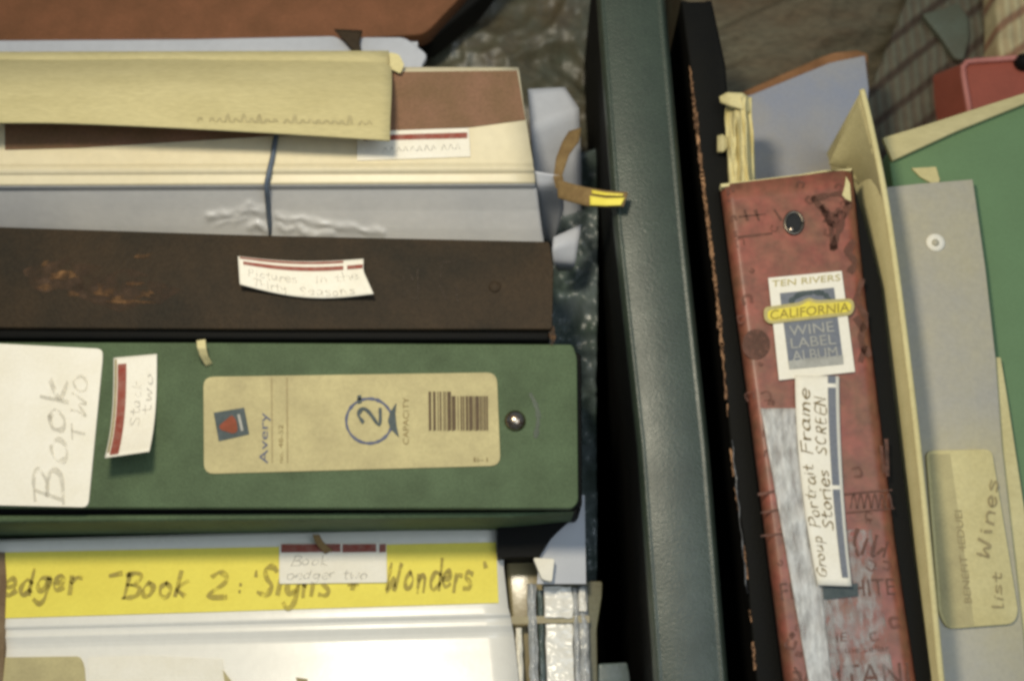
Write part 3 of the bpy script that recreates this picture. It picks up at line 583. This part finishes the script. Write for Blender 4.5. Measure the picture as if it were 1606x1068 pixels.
# ------------------------------------------------------------------ clear plastic case at the binder's right end
t = thing('plastic_case', at(860, 980, 0), 'clear plastic sleeve case with bright glare beside the yellow carded binder', 'plastic case')
MB().prism([at(x, y, .222) for x, y in ((792, 872), (868, 872), (872, 990), (872, 1120), (818, 1120), (800, 990))], DN * .21).build('yellowed_side', M['clear_tan'], t, .002)
MB().prism([at(x, y, .2405) for x, y in rnd([(836, 874), (870, 876), (866, 912), (850, 908)], 4)], DN * .006).build('white_cap', M['paper'], t, .0012)
MB().prism([at(x, y, .226) for x, y in rnd([(850, 911), (945, 911), (944, 935), (936, 985), (938, 1120), (850, 1120)], 5)], DN * .21).build('olive_backing', mat('olive_plastic', (112, 110, 82), .4, (98, 92, 70), 40, .7), t, .0015)
def strip(x0, x1, y0, y1, zz, rise, name, m, crown=.0012):
    def S(u, v):
        y = lerp(y0, y1, v); sh = 5 * (y - 915) / 150
        wob = 1.6 * noise.noise(Vector((y * .045, x0, 3))) ; q = Vector((u * 1.8, y * .055, x0))
        return at(lerp(x0 + wob, x1 + wob * .5 + 2.2 * noise.noise(Vector((y * .03, x1, 7))), u) + sh, y + 2 * noise.noise(Vector((u * 3, y0, 1))), zz + rise * (y - y0) / 150 + crown * math.sin(math.pi * u) + .0007 * noise.noise(q) + .0004 * (1 - 2 * abs(noise.noise(q * 2.1))))
    MB().grid(S, 16, 70, .004).build(name, m, t)
strip(853, 897, 919, 968, .2285, .0060, 'glare_strip', M['white_gloss'], .0004)  # white strips stand in for glare on the clear plastic
strip(853, 896, 977, 1120, .2285, .0056, 'glare_strip', M['white_gloss'], .0004)
strip(826, 840, 915, 1120, .2280, .004, 'sleeve_edge', M['sleeve_film'])
strip(842, 851, 925, 1120, .2265, .004, 'sleeve_gap', M['sleeve'])
strip(897, 906, 921, 1120, .2280, .004, 'sleeve_edge', M['sleeve_film'])
strip(907, 918, 922, 958, .2290, .006, 'sleeve_edge', M['white_gloss'], .0008)  # short white pieces, small spots of glare put into the colour
strip(907, 918, 986, 1016, .2290, .006, 'sleeve_edge', M['white_gloss'], .0008)
strip(906, 921, 918, 1120, .2272, .004, 'sleeve_edge', M['sleeve_film'])
strip(806, 816, 984, 1120, .2262, .004, 'sleeve_edge', M['paper'])
MB().prism([at(x, y, .2300) for x, y in ((800, 966), (924, 965), (925, 976), (800, 978))], DN * .0008).build('cross_band', M['clear_tan'], t)
t = MB().prism([at(x, y, .226) for x, y in rnd([(938, 1040), (984, 1038), (988, 1060), (990, 1130), (938, 1130)], 4)], DN * .21).build('plastic_clip', M['sleeve'], None, .002)
tag(t, 'small grey plastic clip beside the foot of the clear case', 'clip')
t = MB().prism([at(x, y, .236) for x, y in ((911, 776), (917, 776), (919, 915), (842, 915), (846, 874), (858, 852), (872, 837), (898, 813))], DN * .0015).build('plastic_corner', M['grey_white'])
tag(t, 'pale grey plastic corner under the end of the green binder', 'plastic sheet')

# ------------------------------------------------------------------ tall dark green box file
ZC = 0.276
t = thing('box_file', at(1010, 500, 0), 'long dark green box file with black sides, standing between the stack and red binder', 'box file')
Lx = [(934, -80), (936, 0), (963, 360), (1000, 700), (1026, 1068), (1036, 1190)]
Rx = [(1034, -80), (1043, 0), (1076, 360), (1112, 700), (1142, 1068), (1154, 1190)]
def SC(u, v):
    k = min(int(v * 5), 4); f = v * 5 - k
    x = lerp(lerp(Lx[k][0], Lx[k + 1][0], f), lerp(Rx[k][0], Rx[k + 1][0], f), u); y = lerp(Lx[k][1], Lx[k + 1][1], f)
    e = abs(2 * u - 1)
    z = ZC - .0018 * e ** 2 - (.003 * ((e - .86) / .14) ** 2 if e > .86 else 0) + (.0008 if .80 < e < .90 else 0)
    return at(x, y, z)
MB().grid(SC, 40, 30, .003).build('spine', M['box_green'], t)
def sidewall(pts, z0, dx, name, m, par):
    mb = MB(); top = [at(x, y, z0) for x, y in pts]
    for i in range(len(top) - 1):
        a, b = top[i], top[i + 1]; d = Vector((dx, 0, 0))
        tq = [a, b, b + d, a + d]; mb.hexa(tq, [Vector((p.x, p.y, 0)) for p in tq])
    return mb.build(name, m, par)
sidewall(Lx, ZC - .0075, .003, 'side_cover', M['black'], t)
sidewall(Rx, ZC - .0075, -.003, 'side_cover', M['black'], t)
MB().prism([at(950, -60, ZC - .012), at(1028, -60, ZC - .012), at(1138, 1170, ZC - .012), at(1050, 1170, ZC - .012)], DN * (ZC - .012)).build('page_block', M['black'], t)

# ------------------------------------------------------------------ thin black binder with worn edges
ZT = 0.262
t = thing('binder', at(1140, 500, 0), 'thin black binder with worn brown edge, squeezed beside the red binder', 'binder')
Lx = [(1068, 2), (1082, 105), (1103, 290), (1126, 480), (1150, 740), (1166, 850), (1186, 1068), (1200, 1190)]
Rx = [(1116, 2), (1138, 105), (1150, 290), (1172, 480), (1200, 740), (1216, 850), (1240, 1068), (1256, 1190)]
poly = Lx + Rx[::-1]
MB().prism([at(x, y, ZT) for x, y in poly], DN * .004).build('spine', M['black'], t, .0012)
sidewall(Lx, ZT - .005, .0025, 'front_cover', M['black'], t); sidewall(Rx, ZT - .005, -.0025, 'back_cover', M['black'], t)
MB().prism([at(1085, 20, ZT - .03), at(1110, 20, ZT - .03), at(1235, 1150, ZT - .03), at(1205, 1150, ZT - .03)], DN * (ZT - .03)).build('page_block', M['pages'], t)
mb = MB(); rg = random.Random(3); E = cat([Vector(p) for p in Lx[1:7]], 30)
for k in range(len(E) - 1):
    y = E[k].y; hw = 1.3 + 3.6 * max(0, noise.noise(Vector((0, y * .035, 1)))) + (1.2 if 130 < y < 560 else 0)
    if y < 620 or noise.noise(Vector((3, y * .02, 5))) > .05:
        ribbon(mb, [E[k], E[k + 1]], hw, lambda x, y: at(x + 1 * math.sin(y * .4), y, ZT + .0003))
mb.build('worn_edge', mat('worn_brown_edge', (176, 132, 92), .7, (92, 64, 42), 200, 1.0, holes=(260, .30, .52)), t)
tag(MB().tube([at(1148 + 1.2 * math.sin(i * 2), 700 + i * 16, ZT + .0012) if False else at(1148 + 24 * i / 16 + 1.2 * math.sin(i * 2), 690 + i * 15, ZT + .0012) for i in range(17)], [.0003 + .0005 * max(0, noise.noise(Vector((i * .35, 4, 1)))) for i in range(17)], 6).build('highlight_strip', mat('grey_highlight', (96, 98, 100), .3, (40, 40, 40), 120, 1.0, sharp=(.45, .55))), 'thin grey strip painting the highlights along the thin black binder', 'highlight')  # grey tube painting faint highlights on the black spine

# ------------------------------------------------------------------ red printed binder
ZR = 0.277
t = thing('binder', at(1280, 640, 0), 'red printed album binder with taped spine and small white shop label', 'binder')
Lr = [(1131, 290), (1150, 440), (1177, 640), (1205, 860), (1232, 1068), (1248, 1190)]
Rr = [(1336, 266), (1354, 440), (1378, 640), (1405, 860), (1436, 1068), (1452, 1190)]
def SR(u, v):
    k = min(int(v * 5), 4); f = v * 5 - k
    x = lerp(lerp(Lr[k][0], Lr[k + 1][0], f), lerp(Rr[k][0], Rr[k + 1][0], f), u)
    y = lerp(lerp(Lr[k][1], Lr[k + 1][1], f), lerp(Rr[k][1], Rr[k + 1][1], f), u)
    e = abs(2 * u - 1)
    return at(x, y, ZR - (.004 * ((e - .84) / .16) ** 2 if e > .84 else 0))
MB().grid(SR, 50, 30, .003).build('spine', M['red_print'], t)
mb = MB().prism([at(x, y, ZR - .0002) for x, y in ((1130, 289), (1336, 264), (1335, 268), (1290, 268), (1132, 294))], DN * .004); mb.build('worn_end', M['manila_light'], t)
sidewall(Lr, ZR - .0075, .003, 'front_cover', M['black'], t)
Rr2 = [(x + 26, y) for x, y in Rr]; Rr2[0] = (1340, 292)
mb = MB(); tp = [at(x + 1, y, ZR - .0045) for x, y in Rr] + [at(x, y, ZR - .0045) for x, y in Rr2[::-1]]
mb.prism(tp, DN * .25).build('back_cover', M['black'], t)
MB().prism([at(1160, 310, ZR - .02), at(1320, 296, ZR - .02), at(1430, 1160, ZR - .02), at(1262, 1160, ZR - .02)], DN * (ZR - .02)).build('page_block', M['pages'], t)
z = ZR + .0003
# ringed hole
mb = MB(); rg_ = [at(1245 + 14 * math.cos(a), 350 + 17 * math.sin(a), z) for a in [2 * math.pi * i / 28 for i in range(29)]]
gr = MB().tube(rg_, .0007, 8).build('grommet', mat('dull_steel', (120, 112, 100), .35, None, 200, .6, 700, .05, .5, metal=1), t)
MB().dome(at(1241, 360, ZR), .0013, .0010).build('glint_dome', M['steel'], gr)  # steel dome added as the bright glint inside the hole
MB().prism([at(1245 + 14 * math.cos(2 * math.pi * i / 28), 350 + 17 * math.sin(2 * math.pi * i / 28), z) for i in range(28)], DN * .0003).build('hole', M['hole'], gr)
# printed scrollwork
def inked(pts, hw, F):
    mb = MB(); ribbon(mb, pts, hw, F); mb.build('printed_scroll', M['scroll_ink'], t)
F = lambda x, y: at(x, y, z)
for pts in ([(1276, 312), (1300, 345), (1308, 388)], [(1276, 312), (1318, 304), (1330, 318)], [(1330, 320), (1316, 360), (1306, 390)], [(1290, 325), (1302, 338), (1318, 330)], [(1296, 345), (1308, 352), (1312, 340)],
            [(1338, 380), (1330, 395), (1340, 410), (1334, 425)], [(1352, 440), (1344, 470), (1358, 500), (1350, 530), (1362, 556)], [(1344, 500), (1354, 515)], [(1356, 545), (1350, 565)]):
    inked(cat(pts), 6.0, F)
for pts in ([(1160, 340), (1200, 336)], [(1158, 372), (1210, 366)], [(1168, 330), (1172, 345)], [(1185, 330), (1190, 345)], [(1215, 330), (1225, 345)]):
    inked(cat(pts), 2.2, F)
for x0, x1 in ((1190, 1226), (1325, 1398)):
    inked([Vector((x0, 775)), Vector((x1, 768))], 2.2, F); inked([Vector((x0 + 4, 804)), Vector((x1 + 4, 797))], 2.2, F)
for k in range(6):
    x = 1334 + k * 11; inked(cat([(x, 796), (x + 5, 774), (x + 10, 796)]), 1.8, F)
inked([Vector((1194, 840)), Vector((1230, 836))], 1.8, F)
for pts in ([(1382, 700), (1386, 740)], [(1390, 690), (1392, 745)], [(1345, 830), (1340, 850), (1346, 870)], [(1360, 845), (1352, 868)], [(1375, 840), (1368, 872), (1385, 860)], [(1392, 850), (1386, 872)]):
    inked(cat(pts), 3.0, F)
MB().prism([at(1186 + 22 * math.cos(2 * math.pi * i / 28), 540 + 24 * math.sin(2 * math.pi * i / 28), z) for i in range(28)], DN * .0002).build('printed_dot', M['scroll_ink'], t)
typed('printed_lettering', D.materials['dark_scroll_ink'], t, [
    ('FINE WHITE', lambda a, b: at(lerp(1222, 1402, a) + 3 - 3 * b, lerp(940, 932, a) - 26 * b, z)),
    ('THE', lambda a, b: at(lerp(1284, 1328, a), lerp(1008, 1005, a) - 14 * b, z)),
    ('from the cellar', lambda a, b: at(lerp(1282, 1395, a), lerp(1026, 1020, a) - 10 * b, z)),
    ('VINTANI', lambda a, b: at(lerp(1244, 1424, a) + 3 - 3 * b, lerp(1079, 1072, a) - 34 * b, z))])
rg = random.Random(11)
for k in range(60):
    v = rg.random(); u = rg.choice((rg.uniform(.04, .2), rg.uniform(.72, .97), rg.uniform(.04, .97)))
    if .19 < (lerp(280, 1180, v) - 280) / 900 < .40 and .3 < u < .92: continue
    p0 = SR(u, v) + Vector((0, 0, .0003)); a0 = rg.uniform(0, 6.28); L0 = rg.uniform(.0008, .0026)
    pts = [Vector((0, 0)), Vector((math.cos(a0), math.sin(a0))) * L0, Vector((math.cos(a0 + .9), math.sin(a0 + .9))) * L0 * 1.5, Vector((math.cos(a0 + 1.7), math.sin(a0 + 1.7))) * L0 * 1.2]
    mb = MB(); ribbon(mb, cat(pts, 5), rg.uniform(.0004, .0008), lambda x, y: p0 + Vector((x, y, 0))); mb.build('printed_curl', M['faint_scroll'], t)
# glossy tape
def ST(l0, l1, r0, r1, y0, dz):
    def S(u, v):
        y = lerp(y0, 1180, v); f = (y - 590) / 590
        p = at(lerp(lerp(l0, l1, f), lerp(r0, r1, f), u), y, ZR + dz); return p + Vector((0, 0, .0004 * noise.noise(p * 130)))
    return S
MB().grid(ST(1188, 1290, 1256, 1336, 655, .0006), 20, 110, .00015).build('worn_tape', M['haze_tape'], t)
MB().grid(ST(1184, 1288, 1250, 1318, 640, .0009), 14, 90, .00015).build('clear_tape', M['clear_tape'] if 'clear_tape' in M else M['tape'], t)
MB().grid(ST(1225, 1296, 1330, 1420, 830, .0002), 20, 90, .00015).build('worn_tape', M['haze_tape'], t)
# peeled spot
decal('peeled_spot', M['manila_light'], t, [(1327, 277), (1333, 288), (1335, 316), (1326, 312), (1321, 306), (1325, 292)], ZR + .0004, .0005)
# shop label
z = ZR + .0012
lb = decal('shop_label', M['paper'], t, [(1205, 436), (1320, 425), (1341, 583), (1222, 596)], z, .0006)
decal('slate_panel', M['slate'], lb, [(1223, 460), (1308, 451), (1323, 571), (1238, 579)], z + .0002, .0001)
decal('slate_border', M['grey_ink'], lb, [(1236, 566), (1322, 557), (1323, 571), (1238, 579)], z + .0003, .0001)
mb = MB(); ribbon(mb, cat([(1240, 473), (1254, 462), (1272, 459), (1290, 460), (1300, 468)]), 4.5, lambda x, y: at(x, y, z + .0003)); mb.build('dark_arch', M['navy'], lb)
bn = decal('yellow_banner', M['gold_edge'], lb, rnd([(1198, 482), (1255, 474), (1268, 466), (1280, 471), (1336, 468), (1341, 480), (1336, 494), (1206, 508), (1198, 500)], 7), z + .0006, .0002)
decal('banner_field', M['gold'], bn, rnd([(1204, 487), (1257, 479), (1268, 471), (1280, 476), (1333, 473), (1336, 480), (1333, 489), (1209, 503), (1204, 499)], 6), z + .0007, .0001)
typed('banner_lettering', M['gold_dark'], bn, [('CALIFORNIA', lambda a, b: at(lerp(1208, 1332, a), lerp(501, 488, a) - 14 * b, z + .0009))])
def PL(u, v): return at(lerp(lerp(1230, 1312, u), lerp(1238, 1323, u), v), lerp(lerp(508, 499, u), lerp(578, 570, u), v), z + .0005)
typed('panel_lettering', M['grey_ink'], lb, [(w_, (lambda a, b, r=r: PL(lerp(.08, .92, a), .28 + r * .28 - .22 * b))) for r, w_ in enumerate(('WINE', 'LABEL', 'ALBUM'))])
typed('heading_lettering', M['gold_edge'], lb, [('TEN RIVERS', lambda a, b: at(lerp(1211, 1318, a), lerp(450, 440, a) - 10 * b, z + .0003))])
# handwritten strip
def SH(u, v):
    y = lerp(588, 917, v); l = 1248 + 5 * v + 32 * v ** 2.2; r_ = lerp(1296, 1308, v) + 16 * v * v
    l = 1247 + 3 * v + 33 * v ** 2; r_ = 1316 + 2 * v + 18 * v ** 2
    return at(lerp(l, r_, u), y + 2 * u, ZR + .0016 + .0012 * v ** 3)
hs = MB().grid(SH, 6, 30, .0004).build('handwritten_strip', M['paper'], t)
MB().grid(lambda u, v: offS(SH, .0002)(lerp(.74, .92, u), lerp(.0, .035, v)), 1, 3).build('blue_rule', M['slate'], hs)
MB().grid(lambda u, v: offS(SH, .0002)(lerp(.74, .92, u), lerp(.055, .52, v)), 1, 20).build('blue_rule', M['slate'], hs)
MB().grid(lambda u, v: offS(SH, .0002)(lerp(.74, .92, u), lerp(.54, .96, v)), 1, 20).build('blue_rule', M['slate'], hs)
So = offS(SH, .0003)
script('handwriting', M['brown_ink'], hs, [('Group', uvF(So, .30, .965, .33, .76, -.26, 0), 1), ('Portrait', uvF(So, .32, .73, .32, .42, -.26, 0), 1), ('Frame', uvF(So, .32, .38, .32, .06, -.26, 0), 1),
        ('Stories', uvF(So, .68, .74, .66, .44, -.28, 0), 1), ('SCREEN', uvF(So, .66, .38, .66, .10, -.24, 0), 1)], hw=.62)
decal('navy_corner', M['navy'], t, [(1290, 920), (1345, 914), (1346, 934), (1292, 940)], ZR + .0008, .0002)

# ------------------------------------------------------------------ cream crumpled paper roll, grey card
t = thing('crumpled_paper', at(1160, 230, 0.20), 'crumpled cream paper standing out above the red binder end', 'paper')
def crump(cx0, cx1, hw0, hw1, y0, y1, z, amp, seed):
    def S(u, v):
        y = lerp(y0, y1, v) + 5 * noise.noise(Vector((u * 3, seed, 1))) * v
        e = (u - .5) * 2; hw = lerp(hw0, hw1, v) * (1 + .16 * noise.noise(Vector((v * 4, e, seed))))
        q = Vector((u * 2.6 + .5 * v, v * 1.3, seed))
        f = (1 - 2.4 * abs(noise.noise(q))) + .45 * (1 - 2.2 * abs(noise.noise(q * 2.3 + Vector((3, 1, 0)))))
        return at(lerp(cx0, cx1, v) + hw * e, y, z + amp * f - .004 * e * e + .004 * v)
    return S
MB().grid(crump(1162, 1158, 24, 20, 310, 165, .262, .0042, 2.2), 40, 60, .0004).build('rolled_sheet', M['manila_light'], t)
MB().grid(crump(1172, 1166, 12, 13, 310, 152, .268, .0030, 6.1), 26, 60, .0004).build('rolled_sheet', M['manila_light'], t)
MB().prism([at(x, y, .255) for x, y in ((1140, 300), (1186, 296), (1178, 170), (1142, 172))], DN * .05).build('inner_sheet', M['manila'], t)
MB().grid(loft([((1128, 152), (1130, 160), .270), ((1140, 145), (1145, 166), .273), ((1165, 146), (1165, 172), .275), ((1180, 156), (1178, 178), .270)]), 4, 14, .001).build('torn_flap', M['manila_light'], t)
MB().grid(loft([((1125, 213), (1125, 238), .266), ((1133, 211), (1134, 238), .268), ((1142, 216), (1142, 232), .266)]), 4, 6, .001).build('torn_flap', M['manila'], t)
t = MB().prism([at(x, y, .222) for x, y in ((1160, 153), (1180, 148), (1300, 99), (1312, 96), (1357, 87), (1363, 140), (1350, 330), (1175, 330))], DN * .222).build('card_stack', M['card_grey'], None, .0006)
tag(t, 'plain grey card standing behind the cream paper roll', 'card')
t = MB().prism([at(x, y, .214) for x, y in ((1110, 160), (1150, 150), (1290, 88), (1308, 82), (1345, 78), (1362, 84), (1362, 150), (1160, 240))], DN * .214).build('cardboard_sheet', M['kraft_edge'], None, .001)
tag(t, 'brown cardboard edge showing behind the plain grey card', 'cardboard')

# ------------------------------------------------------------------ manila folder standing on edge
ZF = .284
t = thing('manila_folder', at(1420, 600, 0), 'manila folder standing on edge between red binder and cloudy wallet', 'folder')
mid = [(1354, 142), (1368, 200), (1392, 320), (1420, 520), (1448, 760), (1478, 1068), (1490, 1190)]
Rf = [(x + 5, y) for x, y in mid]; Lf = [(1345, 150)] + [(x - 24 - 4 * i * .6, y) for i, (x, y) in enumerate(mid)][1:]
mb = MB(); mb.tube([at(x - 2, y, ZF - .001) for x, y in cat(mid, 6)], .0013, 8); mb.build('folded_edge', M['manila_light'], t)
def leaf(off, dz, lean, name, m):
    E = cat(mid, 6); n = len(E) - 1
    def S(u, v):
        p = E[min(int(u * n + .5), n)]; q = at(p.x + off, p.y, ZF - .0015); return q + Vector((lean[0], 0, -1)) * (ZF - .003) * v * dz
    return MB().grid(S, n, 6, tv=Vector((.0006, 0, 0))).build(name, m, t)
leaf(-3, 1.0, (-.02, 0), 'back_leaf', M['manila'])
# left leaf opens towards the red binder: visible as the dim strip
def SLf(u, v):
    E = [(1350, 145), (1366, 215), (1390, 330), (1417, 525), (1445, 762), (1475, 1068), (1487, 1190)]
    k = min(int(u * 6), 5); f = u * 6 - k; x = lerp(E[k][0], E[k + 1][0], f); y = lerp(E[k][1], E[k + 1][1], f)
    wv = lerp(50, 24, min(1, u * 3.2)) if u < .33 else 24
    yy = y + (lerp(112, 20, min(1, u * 4)) if u < .25 else 20) * v
    return at(x - wv * v, yy, ZF - .002 - .028 * v)
mb = MB().grid(SLf, 36, 8, .0006); mb.build('front_leaf', M['manila'], t)

# ------------------------------------------------------------------ green folder, cloudy wallet, cream label
ZE = .252
t = thing('card_folder', at(1560, 500, 0), 'bright green card folder with manila top strip at the right', 'folder')
MB().prism([at(x, y, ZE) for x, y in ((1392, 236), (1500, 196), (1700, 120), (1800, 1190), (1490, 1190), (1440, 560))], DN * ZE).build('front_panel', M['folder_green'], t, .0008)
MB().prism([at(x, y, ZE + .003) for x, y in ((1384, 216), (1450, 196), (1606, 146), (1700, 112), (1700, 132), (1606, 163), (1500, 206), (1400, 252))], DN * .0025).build('manila_strip', M['manila'], t, .0006)
decal('torn_scrap', M['manila_light'], t, [(1430, 264), (1468, 262), (1474, 282), (1470, 292), (1444, 278)], ZE + .0012, .0008)
ZV = .258
t = thing('document_wallet', at(1500, 650, ZE), 'cloudy grey plastic wallet with white stud over the green folder', 'wallet')
MB().prism([at(x, y, ZV) for x, y in ((1386, 294), (1440, 288), (1526, 281), (1546, 420), (1562, 562), (1572, 700), (1606, 1000), (1620, 1190), (1478, 1190), (1448, 800), (1420, 560))], DN * .002).build('front_sheet', M['cloudy'], t, .0005)
MB().prism([at(x, y, ZV - .0025) for x, y in ((1420, 562), (1570, 560), (1580, 620), (1606, 790), (1640, 1000), (1660, 1190), (1478, 1190))], DN * .0018).build('back_sheet', M['manila_light'], t, .0005)
sd = MB().dome(at(1467, 381, ZV), .0040, .0016).build('stud', M['paper'], t)
MB().dome(at(1467, 381, ZV + .0012), .0016, .0012).build('stud_centre', M['cloudy'], sd)
lp = MB().prism([at(x, y, ZV + .0016) for x, y in rnd([(1452, 706), (1556, 704), (1598, 960), (1590, 978), (1485, 986), (1472, 960)], 12)], DN * .0014).build('pasted_label', M['manila_light'], t, .0004)
decal('pale_band', M['cream'], lp, [(1458, 712), (1490, 712), (1528, 980), (1488, 982), (1478, 960)], ZV + .0018, .0001)
z = ZV + .002
script('handwriting', M['line_ink'], lp, [('Wines', lambda a, b: at(1556 - 22 * b - 14 * (1 - a) + 10, 880 - 130 * a, z), 1), ('list', lambda a, b: at(1572 - 16 * b, 955 - 60 * a, z), 1)], hw=.6)
typed('stamped_lettering', M['line_ink'], lp, [('BENEFIT 4EDUEI', lambda a, b: at(1524 - 11 * b - 16 * a, 945 - 145 * a, z))])

# ------------------------------------------------------------------ red tray, woven mat and its lit corner
t = thing('plastic_tray', at(1540, 130, 0), 'red plastic tray with pale worn rim behind the green folder', 'tray')
ZP = .20
MB().hexa([at(1510, 98, ZP), at(1720, 84, ZP), at(1720, 240, ZP), at(1522, 240, ZP)], [at(1380, 150, .10), at(1720, 60, .10), at(1720, 300, .10), at(1392, 300, .10)]).build('body', M['red_tray'], t, .002)
rm = [at(1526, 262, ZP + .001), at(1520, 172, ZP + .001), at(1511, 120, ZP + .001), at(1510, 106, ZP + .001), at(1516, 98, ZP + .001), at(1530, 96, ZP + .001), at(1600, 91, ZP + .001), at(1720, 83, ZP + .001)]
MB().tube(rm, .0014, 8).build('rim', M['red_rim'], t)
MB().prism([at(x, y, 0.10) for x, y in ((1395, 160), (1720, 80), (1720, 290), (1405, 290))], DN * .10).build('base', M['red_tray'], t)
tag(MB().dome(at(1604, 100, ZP), .0045, .006).build('knob', M['black']), 'black knob sitting on the rim of the red tray', 'knob')

def woven(name, c1, c2, mortar, rot):
    m = D.materials.new(name); m.use_nodes = True; nt = m.node_tree; N = nt.nodes; L = nt.links; b = N['Principled BSDF']
    tc = N.new('ShaderNodeTexCoord')
    def wave(r, sc, dist):
        mp = N.new('ShaderNodeMapping'); mp.inputs['Rotation'].default_value = (0, 0, r); L.new(tc.outputs['Object'], mp.inputs[0])
        wv = N.new('ShaderNodeTexWave'); wv.inputs['Scale'].default_value = sc; wv.inputs['Distortion'].default_value = dist; wv.inputs['Detail'].default_value = 2; wv.inputs['Detail Scale'].default_value = 2
        L.new(mp.outputs[0], wv.inputs['Vector']); return wv
    w1 = wave(rot, 21, .6); w2 = wave(0, 66, 1.2)
    a = N.new('ShaderNodeMapRange'); a.inputs[1].default_value = .02; a.inputs[2].default_value = .28; L.new(w1.outputs['Fac'], a.inputs[0])
    m1 = N.new('ShaderNodeMix'); m1.data_type = 'RGBA'; m1.inputs['A'].default_value = (*lin(c2), 1); m1.inputs['B'].default_value = (*lin(c1), 1); L.new(w2.outputs['Fac'], m1.inputs['Factor'])
    m2 = N.new('ShaderNodeMix'); m2.data_type = 'RGBA'; m2.inputs['A'].default_value = (*lin(mortar), 1); L.new(a.outputs[0], m2.inputs['Factor']); L.new(m1.outputs['Result'], m2.inputs['B'])
    n = N.new('ShaderNodeTexNoise'); n.inputs['Scale'].default_value = 160; n.inputs['Detail'].default_value = 5; L.new(tc.outputs['Object'], n.inputs['Vector'])
    r = N.new('ShaderNodeMapRange'); r.inputs[3].default_value = .6; r.inputs[4].default_value = 1.4; L.new(n.outputs[0], r.inputs[0])
    mu = N.new('ShaderNodeMix'); mu.data_type = 'RGBA'; mu.blend_type = 'MULTIPLY'; mu.inputs['Factor'].default_value = 1
    L.new(m2.outputs['Result'], mu.inputs['A']); L.new(r.outputs[0], mu.inputs['B']); L.new(mu.outputs['Result'], b.inputs['Base Color'])
    ad = N.new('ShaderNodeMath'); ad.operation = 'ADD'; L.new(a.outputs[0], ad.inputs[0]); L.new(w2.outputs['Fac'], ad.inputs[1])
    bp = N.new('ShaderNodeBump'); bp.inputs['Strength'].default_value = .5; bp.inputs['Distance'].default_value = .0015; L.new(ad.outputs[0], bp.inputs['Height']); L.new(bp.outputs[0], b.inputs['Normal'])
    b.inputs['Roughness'].default_value = .8
    return m
wm = woven('woven_reed', (98, 96, 78), (92, 82, 64), (64, 50, 36), math.radians(52))
t = MB().grid(quadS([(1446, -60), (1700, -120), (1700, 200), (1288, 330)], .165, lambda u, v: (.004 * math.sin(u * 3) + .003 * noise.noise(Vector((u * 4, v * 4, 1)))) * min(1, u * 4)), 30, 30, .006).build('woven_mat', wm)
tag(t, 'dark woven reed mat in the upper right corner', 'mat')
wb = woven('lit_woven_reed', (184, 170, 128), (170, 150, 110), (140, 104, 76), math.radians(52))  # paler copy of the mat weave, its lit corner put into the colour
t = MB().prism([at(x, y, .19) for x, y in ((1562, -120), (1720, -120), (1720, 94), (1600, 92), (1566, 90))], DN * .19).build('lit_mat_corner', wb, None, .004)
tag(t, 'pale block painting the lit corner of the woven mat above the red tray', 'lit mat corner')
t = MB().prism([at(x, y, .1745) for x, y in rnd([(1446, 22), (1480, 14), (1502, 4), (1518, 26), (1520, 58), (1512, 94), (1498, 92), (1474, 56)], 5)], DN * .004).build('plastic_scrap', mat('olive_film', (92, 98, 82), .5, (84, 84, 66), 60, .9), None, .0012)
tag(t, 'olive grey plastic scrap lying on the dark woven mat', 'plastic scrap')
